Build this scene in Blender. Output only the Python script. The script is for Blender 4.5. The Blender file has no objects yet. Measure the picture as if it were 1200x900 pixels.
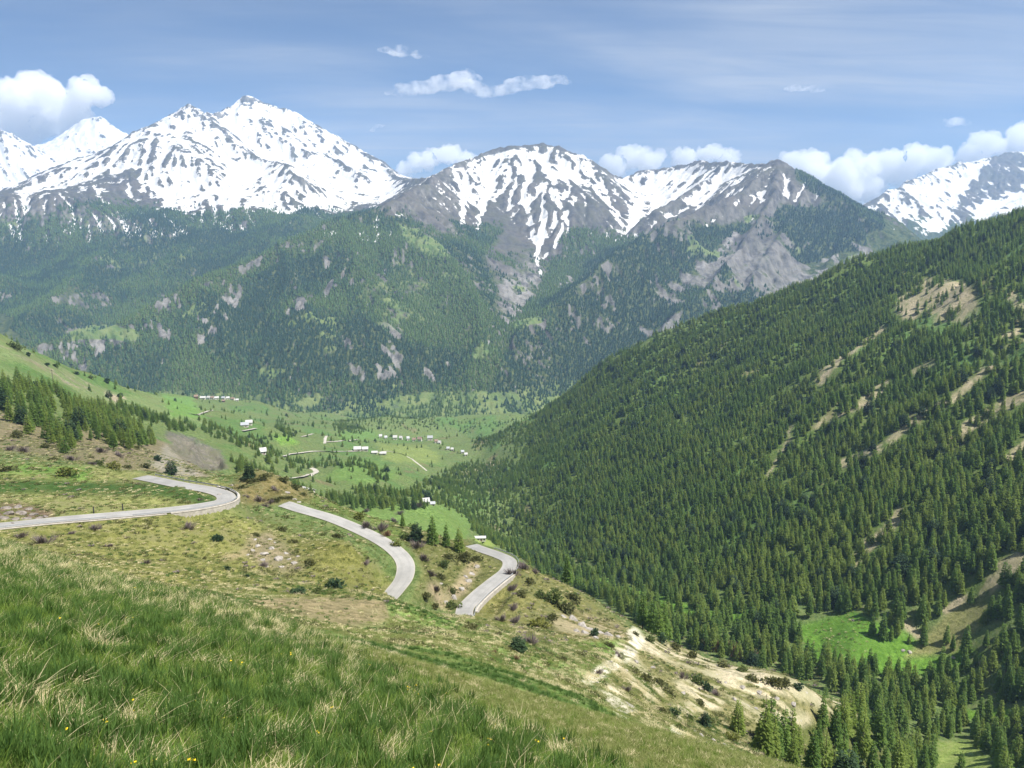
EROSION = 4; HAZE = 7.5e-5; EXPOSURE = 0.92; VEIL = .9
import bpy, math, random
import numpy as np
random.seed(7); RNG = np.random.default_rng(11)
scene = bpy.context.scene
ROOT = scene.collection

# ------------------------------------------------------------------ camera
F = 900.0; PITCH = math.atan(160/900.0); CP, SP = math.cos(PITCH), math.sin(PITCH)
def ray(px, py):
    """pixel of the 1200x900 photograph -> (u, e): sideways and vertical slope of its line of sight per metre of depth"""
    xc = (np.asarray(px, float)-600)/F; yc = (450-np.asarray(py, float))/F
    Y = CP+yc*SP; Z = -SP+yc*CP
    return xc/Y, Z/Y
def project(u, e):
    # camera coords of (u,1,e)
    fw = CP - e*SP; up = SP + e*CP
    return 600+F*u/fw, 450-F*up/fw
cam = bpy.data.cameras.new('camera'); cam.lens = 27; cam.sensor_width = 36; cam.clip_end = 90000; cam.clip_start = .05
camo = bpy.data.objects.new('camera', cam); ROOT.objects.link(camo)
camo.rotation_euler = (math.pi/2-PITCH, 0, 0); scene.camera = camo

# ------------------------------------------------------------------ noise
def _hash(ix, iy, seed):
    h = (ix.astype(np.int64)*374761393 + iy.astype(np.int64)*668265263 + seed*974711) & 0xffffffff
    h = ((h ^ (h >> 13))*1274126177) & 0xffffffff
    return (h ^ (h >> 16)) & 0xffffffff
def perlin(x, y, seed=0):
    x = np.asarray(x, float); y = np.asarray(y, float)
    x0 = np.floor(x); y0 = np.floor(y); fx = x-x0; fy = y-y0
    ix = x0.astype(np.int64); iy = y0.astype(np.int64)
    ux = fx*fx*fx*(fx*(fx*6-15)+10); uy = fy*fy*fy*(fy*(fy*6-15)+10)
    def g(dx, dy):
        a = _hash(ix+dx, iy+dy, seed).astype(np.float64)*(2*math.pi/4294967296.0)
        return np.cos(a)*(fx-dx)+np.sin(a)*(fy-dy)
    n0 = g(0,0)+ux*(g(1,0)-g(0,0)); n1 = g(0,1)+ux*(g(1,1)-g(0,1))
    return 1.5*(n0+uy*(n1-n0))
def fbm(x, y, octv=5, seed=0, gain=.5, lac=2.03):
    a = 1.; s = 0.; t = 0.
    for i in range(octv):
        s = s+a*perlin(x*lac**i+17.3*i, y*lac**i-9.1*i, seed+i); t += a; a *= gain
    return s/t
def ridged(x, y, octv=5, seed=0, gain=.5, lac=2.05):
    a = 1.; s = 0.; t = 0.
    for i in range(octv):
        s = s+a*(1-np.abs(perlin(x*lac**i+7.3*i, y*lac**i+3.1*i, seed+i))*1.6); t += a; a *= gain
    return s/t
def sstep(a, b, x):
    t = np.clip((x-a)/(b-a), 0, 1); return t*t*(3-2*t)

def seg_dist(X, Y, pts):
    """distance to a polyline, and the position along it (index + fraction)"""
    best = np.full(np.shape(X), 1e18); par = np.zeros(np.shape(X))
    for i in range(len(pts)-1):
        ax, ay = pts[i][0], pts[i][1]; bx, by = pts[i+1][0], pts[i+1][1]
        dx, dy = bx-ax, by-ay; l2 = dx*dx+dy*dy+1e-12
        t = np.clip(((X-ax)*dx+(Y-ay)*dy)/l2, 0, 1)
        d = (X-ax-t*dx)**2+(Y-ay-t*dy)**2
        m = d < best
        best = np.where(m, d, best); par = np.where(m, i+t, par)
    return np.sqrt(best), par
def in_poly(X, Y, pts):
    ins = np.zeros(np.shape(X), bool); n = len(pts); j = n-1
    for i in range(n):
        xi, yi = pts[i]; xj, yj = pts[j]
        c = ((yi > Y) != (yj > Y)) & (X < (xj-xi)*(Y-yi)/((yj-yi) if yj != yi else 1e-9)+xi)
        ins ^= c; j = i
    return ins
def _near_box(X, Y, pts, m):
    p = np.array(pts, float); return (X > p[:, 0].min()-m) & (X < p[:, 0].max()+m) & (Y > p[:, 1].min()-m) & (Y < p[:, 1].max()+m)
def poly_mask(X, Y, pts, soft=3.):
    out = np.zeros(np.shape(X)); k = _near_box(X, Y, pts, soft+1); x, y = X[k], Y[k]
    d, _ = seg_dist(x, y, list(pts)+[pts[0]])
    out[k] = sstep(-soft, soft, np.where(in_poly(x, y, pts), d, -d)); return out
def line_mask(X, Y, pts, w, soft):
    out = np.zeros(np.shape(X)); k = _near_box(X, Y, pts, w+soft+1)
    d, _ = seg_dist(X[k], Y[k], pts); out[k] = 1-sstep(w-soft, w+soft, d); return out
def smooth_line(pts, n=8):
    """Catmull-Rom through points of any dimension"""
    P = [np.array(p, float) for p in pts]; P = [2*P[0]-P[1]]+P+[2*P[-1]-P[-2]]
    out = []
    for i in range(1, len(P)-2):
        for k in range(n):
            t = k/n
            out.append(.5*((2*P[i])+(-P[i-1]+P[i+1])*t+(2*P[i-1]-5*P[i]+4*P[i+1]-P[i+2])*t*t+(-P[i-1]+3*P[i]-3*P[i+1]+P[i+2])*t**3))
    out.append(P[-2]); return np.array(out)

# ------------------------------------------------------------------ mesh helpers
def np_mesh(name, V, Fc, smooth=True, attrs=None):
    """V (n,3), Fc (m,3|4) arrays"""
    me = bpy.data.meshes.new(name); V = np.asarray(V, np.float32); Fc = np.asarray(Fc, np.int32)
    me.vertices.add(len(V)); me.vertices.foreach_set('co', V.ravel())
    k = Fc.shape[1]
    me.loops.add(Fc.size); me.loops.foreach_set('vertex_index', Fc.ravel())
    me.polygons.add(len(Fc)); me.polygons.foreach_set('loop_start', np.arange(0, Fc.size, k, dtype=np.int32))
    me.polygons.foreach_set('use_smooth', np.full(len(Fc), smooth, bool))
    for an, a in (attrs or {}).items():
        a = np.asarray(a, np.float32)
        if a.ndim == 1:
            t = me.attributes.new(an, 'FLOAT', 'POINT'); t.data.foreach_set('value', a)
        else:
            t = me.attributes.new(an, 'FLOAT_VECTOR', 'POINT'); t.data.foreach_set('vector', a.ravel())
    me.update(); me.validate() if False else None
    return me
def link(name, me, mats, parent=None, **props):
    o = bpy.data.objects.new(name, me); ROOT.objects.link(o)
    if me is not None and mats is not None:
        for m in (mats if isinstance(mats, (list, tuple)) else [mats]):
            if m.name not in [x.name for x in me.materials if x]: me.materials.append(m)
    if parent is not None: o.parent = parent
    for k, v in props.items(): o[k] = v
    return o
def empty(name, loc, rz=0, **props):
    o = bpy.data.objects.new(name, None); ROOT.objects.link(o); o.location = loc; o.rotation_euler = (0, 0, rz)
    o.empty_display_size = .5
    for k, v in props.items(): o[k] = v
    return o
def grid_faces(nr, nc):
    i = np.arange(nr-1)[:, None]*nc+np.arange(nc-1)[None, :]
    return np.stack([i, i+1, i+nc+1, i+nc], -1).reshape(-1, 4)
def resize(a, nr, nc):
    """bicubic-ish (Catmull-Rom) upsampling of a 2D grid"""
    def ax(a, n):
        m = a.shape[0]; t = np.linspace(0, m-1, n); i = np.clip(np.floor(t).astype(int), 0, m-2); f = (t-i)[:, None]
        p0 = a[np.clip(i-1, 0, m-1)]; p1 = a[i]; p2 = a[i+1]; p3 = a[np.clip(i+2, 0, m-1)]
        return .5*((2*p1)+(-p0+p2)*f+(2*p0-5*p1+4*p2-p3)*f*f+(-p0+3*p1-3*p2+p3)*f**3)
    return ax(ax(a, nr).T, nc).T
class Sheet:
    """height field on a fan-shaped grid: columns of constant u = x/y, rows of constant L = ln y; e = z/y"""
    def __init__(s, u0, u1, nu, L0, L1, nL):
        s.u0, s.u1, s.nu, s.L0, s.L1, s.nL = u0, u1, nu, L0, L1, nL
        s.u = np.linspace(u0, u1, nu); s.L = np.linspace(L0, L1, nL)
        s.U, s.LL = np.meshgrid(s.u, s.L); s.Y = np.exp(s.LL); s.X = s.U*s.Y
    def finish(s):
        s.E = s.Z/s.Y; s.M = np.maximum.accumulate(s.E, 0)
        s.PX, s.PY = project(s.U, s.E)
    def samp(s, A, u, L):
        fu = np.clip((np.asarray(u)-s.u0)/(s.u1-s.u0)*(s.nu-1), 0, s.nu-1.001); fl = np.clip((np.asarray(L)-s.L0)/(s.L1-s.L0)*(s.nL-1), 0, s.nL-1.001)
        iu = fu.astype(int); il = fl.astype(int); a = fu-iu; b = fl-il
        return (A[il, iu]*(1-a)+A[il, iu+1]*a)*(1-b)+(A[il+1, iu]*(1-a)+A[il+1, iu+1]*a)*b
    def z(s, x, y):
        x = np.asarray(x, float); y = np.maximum(np.asarray(y, float), 1e-3)
        return s.samp(s.Z, x/y, np.log(y))
    def hit(s, px, py, ymin=0, ymax=1e9):
        """where the line of sight through a pixel of the photograph meets the ground"""
        u, e = ray(px, py)
        fu = np.clip((u-s.u0)/(s.u1-s.u0)*(s.nu-1), 0, s.nu-1.001); iu = int(fu); a = fu-iu
        col = s.E[:, iu]*(1-a)+s.E[:, iu+1]*a
        ok = np.where((col >= e) & (np.exp(s.L) >= ymin) & (np.exp(s.L) <= ymax))[0]
        if len(ok) == 0: return None
        k = ok[0]; L = s.L[k]
        if k > 0 and col[k-1] < e: L = s.L[k-1]+(s.L[k]-s.L[k-1])*(e-col[k-1])/(col[k]-col[k-1]+1e-12)
        y = math.exp(L); return np.array([u*y, y, float(s.z(u*y, y))])
    def mesh(s, name, attrs):
        V = np.stack([s.X, s.Y, s.Z], -1).reshape(-1, 3)
        return np_mesh(name, V, grid_faces(s.nL, s.nu), True, {k: v.reshape(-1) if v.ndim == 2 else v.reshape(-1, 3) for k, v in attrs.items()})
# ------------------------------------------------------------------ near ground: hillside, valley and wooded slope
GA, GB = .55, .25           # the slope the photographer stands on
def eplane(u, Y): return -1.7/Y-GA-GB*u
def slopeY(px, py):
    u, e = ray(px, py); A = -208+.173*330-.51*200-.51*.3*330; return A/(e+.173-.51*(u+.3))
CPT = []
def P(px, py, Y=None, z=None):
    u, e = ray(px, py)
    if Y is None: Y = z/e
    CPT.append((float(u), math.log(Y), float(e))); return np.array([u*Y, Y, e*Y])
for u in (-.95, -.75, -.5, -.25, 0, .25, .5, .75, .95):
    for Y in (1, 3, 8): CPT.append((u, math.log(Y), eplane(u, Y)))
for u, Ys in ((-.95, (20, 45, 60)), (-.7, (20, 45, 58)), (-.47, (20, 42)), (-.2, (18, 26)), (0, (14,)), (.1, (12,)), (.3, (12,)), (.6, (12,)), (.9, (12,))):
    for Y in Ys: CPT.append((u, math.log(Y), eplane(u, Y)))
# roads (pixels with heights chosen so that the road climbs steadily)
ROAD_PIX = {
 'low':  [(545,636,None,-109.5), (562,643,None,-108), (585,651,None,-107), (597,658,None,-106.2), (594,669,None,-105.4), (578,682,None,-104.2), (560,697,None,-103), (546,712,None,-102), (543,722,None,-101), (533,729,None,-99.6), (514,732,None,-98), (490,729,None,-96.4), (468,718,None,-94.6), (455,707,None,-93.2)],
 'mid':  [(452,704,None,-93), (463,692,None,-92), (474,676,None,-90.6), (474,658,None,-89), (458,641,None,-87), (430,625,None,-85), (390,608,None,-82.5), (350,596,None,-80.5), (318,585,None,-79)],
 'high': [(150,556,None,-77.2), (185,563,None,-75), (215,569,None,-73.6), (245,574,None,-72.6), (263,580,None,-71.8), (262,587,None,-71), (235,593,None,-70), (195,598,None,-69), (140,603,None,-67.5), (70,609,None,-65.5), (0,616,None,-63), (-90,624,None,-60)],
}
ROADS = {}
for k, pts in ROAD_PIX.items():
    ROADS[k] = smooth_line([P(a, b, c, d) for a, b, c, d in pts], 10)
for p in [
 (300,730,33),(300,740,58),(300,724,92),(400,780,22),(400,778,48),(400,756,78),(200,697,42),(200,712,72),(200,706,100),(100,668,50),(100,676,82),(350,752,28),(350,758,52),
 # pasture beyond the brow
 (455,701,150),(472,706,149),(430,699,151),(500,721,146),(535,721,168),(562,725,170),(515,721,160),
 (300,702,130),(600,760,122),(690,800,120),(830,885,90),(760,850,96),(400,740,98),(450,772,76),(540,740,135),(620,800,85),(700,850,70),(520,742,138),(380,705,142),
 # bank under the upper road
 (0,640,120),(60,650,140),(120,640,165),(200,690,122),(150,660,150),(270,697,135),(250,660,168),(300,640,186),(330,660,178),(420,690,170),(440,660,190),(400,640,200),(360,612,222),(300,605,212),(250,615,192),(150,622,178),
 (0,625,158),
 # field above the upper road
 (0,585,200),(100,580,210),(180,575,228),(0,560,232),(100,555,245),(0,540,262),(80,545,262),(160,552,262),
 # knoll
 (310,553,252),(300,575,238),(350,575,246),(280,565,246),(245,561,255),(380,598,238),(340,566,262),
 # hidden behind the knoll and its field
 (310,575,330),(200,580,300),(250,580,310),(400,640,330),
 # between the roads
 (508,690,209),(500,660,228),(520,650,236),(545,655,244),(560,668,238),(470,632,250),(430,608,258),(500,628,258),(540,640,262),(525,715,200),(500,712,196),
 (470,640,320),(540,665,330),(600,680,330),
 # spur right of the lower road
 (620,668,258),(655,680,262),(600,690,222),(640,700,226),(700,712,240),(640,740,178),(600,740,165),(690,740,205),(690,757,186),(740,745,205),(745,742,215),(720,775,160),(745,790,150),(780,770,205),
 (800,766,220),(850,778,226),(900,788,230),(940,802,228),(1000,836,232),(970,850,200),(900,850,180),(850,830,180),(800,840,142),(780,820,150),(860,880,125),(900,890,140),(960,885,190),(830,850,150),(880,895,112),
 (950,920,150),(1000,930,200),
 # hidden behind the spur
 (660,740,340),(710,775,330),(800,800,330),(860,810,320),(950,840,310),
 # valley floor
 (1000,895,262),(1100,895,285),(1190,890,270),(1060,850,312),(1150,838,330),(1010,810,345),(1000,745,396),(1080,772,378),(960,760,400),(1130,790,360),(900,745,410),(870,715,455),(800,700,510),(760,705,520),(720,692,565),(680,680,620),(650,655,710),(600,632,800),(570,605,900),(555,575,1030),(545,552,1150),(530,540,1220),
 # meadows left of the stream
 (480,600,600),(420,590,640),(500,588,640),(400,615,480),(480,632,470),(550,625,640),(560,612,780),(370,600,520),(440,570,760),(520,575,900),
 # terraces and villages
 (350,556,760),(390,550,820),(330,545,720),(420,545,960),(480,555,1000),(335,533,980),(390,528,1080),(430,528,1120),(500,545,1120),(405,518,1300),(440,512,1400),(470,513,1500),(520,520,1520),(560,525,1500),(500,530,1300),
 (470,497,1800),(360,488,1900),(540,494,1900),(600,490,1900),(400,492,2050),(480,494,2200),(560,490,2250),(640,486,2200),(380,497,1650),(300,503,1250),(260,490,1450),(250,466,1720),(330,482,1750),(400,498,1850),(440,500,2000),(520,498,2050),(600,495,2150),(290,480,1600),(200,470,1500),(230,490,1300),
 # left hillside
 (0,400,600),(-60,370,620),(30,415,640),(62,430,690),(100,444,740),(150,459,860),(180,462,1050),(0,450,450),(60,465,480),(100,480,520),(0,480,385),(60,500,380),(20,515,330),(120,500,440),(150,520,400),(180,500,640),(200,515,600),(240,520,640),(232,542,520),(270,540,560),(200,545,350),(150,545,320),(300,555,620),(100,530,330),(260,560,420),(310,525,850),(180,485,760),(330,520,1000),
 (-150,420,480),(-150,500,330),(-150,620,120),(-150,560,200),
 # beyond the left skyline
 (0,425,1000),(60,455,1100),(120,480,1200),(0,470,1800),(150,490,2000),
 ]: P(*p)
# wooded slope on the right: a steady slope up from the stream
for px, py in [(600,560),(640,560),(700,480),(700,540),(700,610),(800,430),(800,520),(800,620),(900,380),(900,480),(900,580),(900,660),(1000,340),(1000,440),(1000,560),(1000,660),(1100,300),(1100,420),(1100,560),(1100,670),(1200,290),(1200,400),(1200,540),(1200,680),(560,540),(620,497),(700,440),(800,391),(900,348),(1000,313),(1080,288),(1140,270),(1200,253),(1290,235),(1290,400),(1290,600)]:
    Y = float(np.clip(slopeY(px, py), 300, 1600)); P(px, py, Y)
P(1200,760,350); P(1290,760,325); P(1290,880,245); P(1150,720,382); P(1200,720,366)
for px, py, Y in [(560,580,1700),(620,545,1800),(700,500,1850),(800,460,1900),(900,430,1900),(1000,400,1800),(1100,380,1750),(1200,370,1700),(1290,360,1700)]: P(px, py, Y)
for px, py in [(0,490),(150,500),(300,505),(450,510),(600,520),(750,520),(900,520),(1050,520),(1200,520)]: P(px, py+5, 2700)
C = np.array(CPT)
_r = C[:, 2]-eplane(C[:, 0], np.exp(C[:, 1]))
def _tps(du, dl):
    r2 = du*du+dl*dl; return .5*r2*np.log(r2+1e-12)
n = len(C); K = _tps(C[:, None, 0]-C[None, :, 0], C[:, None, 1]-C[None, :, 1])+np.eye(n)*2e-5
Pm = np.stack([np.ones(n), C[:, 0], C[:, 1]], 1)
W = np.linalg.solve(np.block([[K, Pm], [Pm.T, np.zeros((3, 3))]]), np.concatenate([_r, np.zeros(3)]))
def near_e(U, L):
    out = W[n]+W[n+1]*U+W[n+2]*L
    for i in range(n): out = out+W[i]*_tps(U-C[i, 0], L-C[i, 1])
    return out+eplane(U, np.exp(L))
NS = Sheet(-.95, .95, 700, math.log(1.0), math.log(2700), 1980)
cs = Sheet(-.95, .95, 176, NS.L0, NS.L1, 496)
e0 = resize(near_e(cs.U, cs.LL)-eplane(cs.U, cs.Y), NS.nL, NS.nu)+eplane(NS.U, NS.Y)
NS.Z = e0*NS.Y
# relief: octaves of noise, each only where the grid can carry it
X, Y = NS.X, NS.Y
wl = 220.0; k = 0
rough = .030*sstep(20, 60, Y)*(1-.4*sstep(60, 140, Y)*(1-sstep(140, 200, Y)))+.016
rough = rough+.03*sstep(500, 800, Y)
while wl > .25:
    w = sstep(3.0, 7.0, wl/(Y*.0042))*(1-sstep(.12, .3, wl/Y))
    if wl > 3: amp = rough*wl
    else: amp = np.minimum(rough, .03)*wl
    if w.max() > 0:
        NS.Z = NS.Z+amp*w*perlin(X/wl+3.7*k, Y/wl-5.1*k, 40+k)
    wl /= 1.9; k += 1
# gullies on the wooded slope run down towards the stream
ax = X*.96+Y*.28; al = Y*.96-X*.28
gm = sstep(430, 600, Y)*sstep(0, .12, NS.U+.06)*sstep(60, 200, X-(200-.3*(Y-330)))
warp = 25*perlin(X/160, Y/160, 91)
NS.Z = NS.Z-gm*(14*(1-np.abs(perlin((al+warp)/95, ax/700, 77))*2)+6*(1-np.abs(perlin((al+warp)/40, ax/300, 78))*2))
# crumbling bare spur
bm = poly_mask(*project(NS.U, NS.Z/NS.Y), [(700,790),(750,745),(820,755),(940,800),(1010,840),(960,890),(880,880),(800,850),(730,820)], 8)*sstep(120, 150, Y)*(1-sstep(245, 265, Y))
NS.Z = NS.Z+bm*(2.2*ridged((X*.8+Y*.6)/16, (Y*.8-X*.6)/40, 4, 55)-1.6)
# a dark fluted cliff in the side valley
cm = poly_mask(*project(NS.U, NS.Z/NS.Y), [(196,508),(215,511),(258,528),(264,548),(240,548),(205,526)], 5)*sstep(380, 420, Y)*(1-sstep(880, 920, Y))
NS.Z = NS.Z+cm*(13*ridged((X*.9+Y*.45)/15, Y/160, 3, 57)-11)
# level the ground under the roads
for kname, R in ROADS.items():
    R2 = R[::2]
    box = (X > R[:, 0].min()-30) & (X < R[:, 0].max()+30) & (Y > R[:, 1].min()-30) & (Y < R[:, 1].max()+30)
    xi, yi = X[box], Y[box]; d, t = seg_dist(xi, yi, R2)
    zr = np.interp(t, np.arange(len(R2)), R2[:, 2])-.12
    w = 1-sstep(3.6, 9.5, d); NS.Z[box] = NS.Z[box]*(1-w)+zr*w
# the ground falls away below the walls on the valley side of two bends
def drop_beside(R, off, depth):
    L = np.array([R[i]+np.r_[np.array([-(R[min(i+1, len(R)-1)]-R[max(i-1, 0)])[1], (R[min(i+1, len(R)-1)]-R[max(i-1, 0)])[0]])/np.linalg.norm((R[min(i+1, len(R)-1)]-R[max(i-1, 0)])[:2])*off, 0] for i in range(len(R))])
    box = (X > L[:, 0].min()-9) & (X < L[:, 0].max()+9) & (Y > L[:, 1].min()-9) & (Y < L[:, 1].max()+9)
    d, t = seg_dist(X[box], Y[box], L); dr, _ = seg_dist(X[box], Y[box], R)
    NS.Z[box] -= depth*(1-sstep(1.2, 4.5, d))*sstep(3.3, 4.0, dr)*np.interp(t, [0, 4, len(L)-5, len(L)-1], [0, 1, 1, 0])
_h = ROADS['high']; _hx, _ = project(_h[:, 0]/_h[:, 1], _h[:, 2]/_h[:, 1]); I_BEND = int(np.argmax(_hx))
def out_sign(R, i, ref): 
    d = (R[i+1]-R[i-1])[:2]; nrm = np.array([-d[1], d[0]]); return 1. if nrm@(np.array(ref)-R[i][:2]) > 0 else -1.
S_HIGH = out_sign(_h, I_BEND, (_h[I_BEND][0]+20, _h[I_BEND][1])); S_LOW = out_sign(ROADS['low'], 50, (ROADS['low'][50][0]+20, ROADS['low'][50][1]))
drop_beside(_h[I_BEND-10:I_BEND+26], S_HIGH*6., 2.6); drop_beside(ROADS['low'][40:76], S_LOW*6., 2.8)
NS.finish()
# ------------------------------------------------------------------ the mountains across the valley
def R3(pts):
    out = []
    for px, py, Y in pts:
        u, e = ray(px, py); out.append((u*Y, Y, e*Y))
    return np.array(out)
RIDGES = [  # (points on the crest line, steepness of the flanks)
 (R3([(-120,430,2300),(-20,412,2400),(40,400,2500),(100,384,2600),(165,358,2750),(230,330,2900),(330,285,3150),(400,255,3350),(450,238,3500),(480,224,3800),(510,207,4200),(535,190,4500),(570,178,4700),(600,171,4750),(640,169,4800),(680,181,4750),(700,196,4700),(730,207,4900),(750,200,5000),(800,191,4900),(850,189,4600),(885,192,4300),(905,189,4080),(917,186,4000),(950,205,3850),(1000,240,3600),(1040,270,3400),(1065,290,3300),(1120,345,3050),(1200,430,2700)]), .66),
 (R3([(917,187,4000),(890,208,3880),(860,228,3750),(800,254,3500),(740,286,3250),(700,309,3100),(655,350,2900),(620,385,2700),(580,425,2480),(545,455,2330)]), .74),
 (R3([(450,238,3500),(478,265,3330),(505,295,3150),(535,328,2950),(560,362,2750),(562,395,2550)]), .62),
 (R3([(600,171,4750),(592,205,4500),(590,240,4250),(598,275,3950)]), .75),
 (R3([(570,178,4700),(552,215,4400),(545,250,4050)]), .75),
 (R3([(640,169,4800),(648,205,4550),(652,235,4300)]), .75),
 (R3([(680,181,4750),(705,225,4450),(715,265,4050),(690,300,3700)]), .75),
 (R3([(750,200,5000),(745,235,4600),(735,262,4250)]), .7),
 (R3([(850,189,4600),(810,222,4300),(770,245,4000)]), .72),
 (R3([(330,285,3150),(345,330,2850),(370,380,2600)]), .6),
 (R3([(400,255,3350),(430,310,2950),(455,370,2650),(470,420,2450)]), .6),
 (R3([(230,330,2900),(262,372,2680),(280,410,2500)]), .62),
 (R3([(950,205,3850),(925,260,3450),(890,320,3050),(850,370,2800)]), .75),
 (R3([(917,187,4000),(895,250,3500),(850,310,3100),(790,370,2750),(740,410,2550)]), .8),
 (R3([(1000,240,3600),(985,290,3250),(960,330,3000)]), .75),
 # the snowy massif
 (R3([(-140,285,4300),(-40,262,4700),(30,237,5000),(100,205,5250),(160,165,5500),(195,138,5650),(222,123,5700),(245,133,5900),(262,126,6200),(280,117,6350),(295,113,6400),(330,125,6400),(365,140,6300),(400,165,6200),(425,178,6100),(440,186,6000),(455,198,5800),(475,209,5300),(510,207,4200)]), .62),
 (R3([(222,123,5700),(260,150,5500),(300,183,5250),(333,190,5000),(345,205,4800)]), .6),
 (R3([(195,138,5650),(180,175,5350),(172,205,5050),(168,225,4850)]), .6),
 (R3([(295,113,6400),(330,150,6100),(372,178,5800),(420,200,5400)]), .6),
 (R3([(440,186,6000),(405,205,5500),(380,222,5100)]), .55),
 (R3([(172,222,4900),(140,262,4300),(125,290,3850),(75,335,3300),(20,375,2900)]), .5),
 (R3([(-140,285,4300),(-60,300,3900),(-30,350,3200)]), .5),
 (R3([(300,236,4700),(250,262,4250),(215,295,3800)]), .45),
 (R3([(380,222,5100),(370,243,4500),(330,262,4100)]), .45),
 # gentle floors of the high basins
 (R3([(180,228,4800),(225,228,4950),(270,215,5150),(330,222,5150),(390,222,5150)]), .30, 550),
 # small peaks behind, left
 (R3([(-150,160,7200),(-60,140,7200),(0,150,7200),(20,165,7200),(45,198,6900),(70,225,6600)]), .75),
 (R3([(40,185,8300),(60,168,8300),(85,147,8300),(100,140,8300),(117,136,8300),(133,150,8300),(150,163,8200),(175,185,8000),(210,210,7800)]), .7),
 (R3([(117,136,8300),(110,175,7700),(95,215,7100)]), .6),
 # snowy mountain far right
 (R3([(985,262,5600),(1010,240,5700),(1050,220,6000),(1080,205,6400),(1105,195,6700),(1150,186,7000),(1168,182,7100),(1180,180,7200),(1250,172,7300),(1340,180,7300)]), .62),
 (R3([(1180,180,7200),(1150,215,6700),(1120,240,6300),(1085,268,5800)]), .62),
 (R3([(1250,172,7300),(1230,215,6500),(1160,250,5900)]), .62),
]
FL0, FL1 = math.log(1750), math.log(9200)
er = Sheet(-.95, .95, 560, FL0, FL1, 480)         # grid on which the slopes are carved
def far_height(s):
    X, Y = s.X, s.Y
    wx = X+70*fbm(X/420, Y/420, 3, 5)+20*fbm(X/110, Y/110, 3, 6); wy = Y+70*fbm(X/420, Y/420, 3, 8)+20*fbm(X/110, Y/110, 3, 9)
    H = -100*(1-sstep(1750, 2250, Y))-.232*np.minimum(Y, 2400)+.02*np.clip(Y-2400, 0, 9e9)+20*fbm(X/500, Y/500, 3, 3)
    k = .045
    H0 = H.copy(); vary = 1+.16*perlin(wx/650, wy/650, 17)
    for pts, sl, *lim in RIDGES:
        L = smooth_line(pts, 3) if len(pts) > 2 else pts; best = np.full(H.shape, -1e9)
        for i in range(len(L)-1):       # a cone-edged wedge under every stretch of the crest
            a_, b_ = L[i], L[i+1]; zt = max(a_[2], b_[2]); rad = (zt+620)/(sl*.78)
            if lim: rad = min(rad, lim[0]+900)
            k = (wx > min(a_[0], b_[0])-rad) & (wx < max(a_[0], b_[0])+rad) & (wy > min(a_[1], b_[1])-rad) & (wy < max(a_[1], b_[1])+rad)
            if not k.any(): continue
            x, y = wx[k], wy[k]; dx, dy = b_[0]-a_[0], b_[1]-a_[1]
            t = np.clip(((x-a_[0])*dx+(y-a_[1])*dy)/(dx*dx+dy*dy+1e-9), 0, 1); d = np.hypot(x-a_[0]-t*dx, y-a_[1]-t*dy)
            h = a_[2]+t*(b_[2]-a_[2])-sl*vary[k]*d*(1-.12*sstep(300, 1600, d))
            if lim: h = h-1.1*np.clip(d-lim[0], 0, None)
            best[k] = np.maximum(best[k], h)
        a = np.maximum(H, best); q = np.clip(25-np.abs(H-best), 0, None); H = a+q*q/100
    return H
er.Z = far_height(er)
er.Z += (22*ridged(er.X/420, er.Y/420, 5, 31)-14)*sstep(-480, -250, er.Z)
# rain: many droplets run down and carve gullies
def erode(s, batches=4, n=60000, steps=55):
    Z = s.Z; nr, nc = Z.shape; du = (s.u1-s.u0)/(s.nu-1); dl = (s.L1-s.L0)/(s.nL-1)
    cell = (s.Y*du)
    for b in range(batches):
        r = RNG.uniform(1, nr-3, n); c = RNG.uniform(1, nc-3, n); vr = np.zeros(n); vc = np.zeros(n); sed = np.zeros(n); sp = np.ones(n); wat = 1.
        for k in range(steps):
            ir = r.astype(int); ic = c.astype(int); fr = r-ir; fc = c-ic
            z00 = Z[ir, ic]; z01 = Z[ir, ic+1]; z10 = Z[ir+1, ic]; z11 = Z[ir+1, ic+1]; cl = cell[ir, ic]
            gr = ((z10-z00)*(1-fc)+(z11-z01)*fc)/cl; gc = ((z01-z00)*(1-fr)+(z11-z10)*fr)/cl
            zz = (z00*(1-fc)+z01*fc)*(1-fr)+(z10*(1-fc)+z11*fc)*fr
            vr = vr*.35-gr*.65; vc = vc*.35-gc*.65; m = np.hypot(vr, vc)+1e-9; vr /= m; vc /= m
            r2 = np.clip(r+vr, 1, nr-3); c2 = np.clip(c+vc, 1, nc-3)
            jr = r2.astype(int); jc = c2.astype(int); gr2 = r2-jr; gc2 = c2-jc
            z2 = (Z[jr, jc]*(1-gc2)+Z[jr, jc+1]*gc2)*(1-gr2)+(Z[jr+1, jc]*(1-gc2)+Z[jr+1, jc+1]*gc2)*gr2
            dh = (z2-zz)/cl
            cap = np.maximum(-dh, .02)*sp*wat*1.6
            up = dh > 0
            dep = np.where(up, np.minimum(dh, sed), np.where(sed > cap, (sed-cap)*.25, 0))
            ero = np.where((~up) & (sed <= cap), np.minimum((cap-sed)*.22, -dh*.9), 0)
            dz = (dep-ero)*cl; sed = sed-dep+ero
            i0 = ir*nc+ic
            acc = np.bincount(i0, dz*(1-fr)*(1-fc), nr*nc)+np.bincount(i0+1, dz*(1-fr)*fc, nr*nc)+np.bincount(i0+nc, dz*fr*(1-fc), nr*nc)+np.bincount(i0+nc+1, dz*fr*fc, nr*nc)
            Z = Z+np.clip(acc.reshape(nr, nc), -.25*cell, .25*cell)*.55
            sp = np.sqrt(np.clip(sp*sp*.8-dh*2, .05, 9)); wat *= .985; r, c = r2, c2
    s.Z = Z
z_before = er.Z.copy()
if EROSION: erode(er, EROSION)
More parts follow.
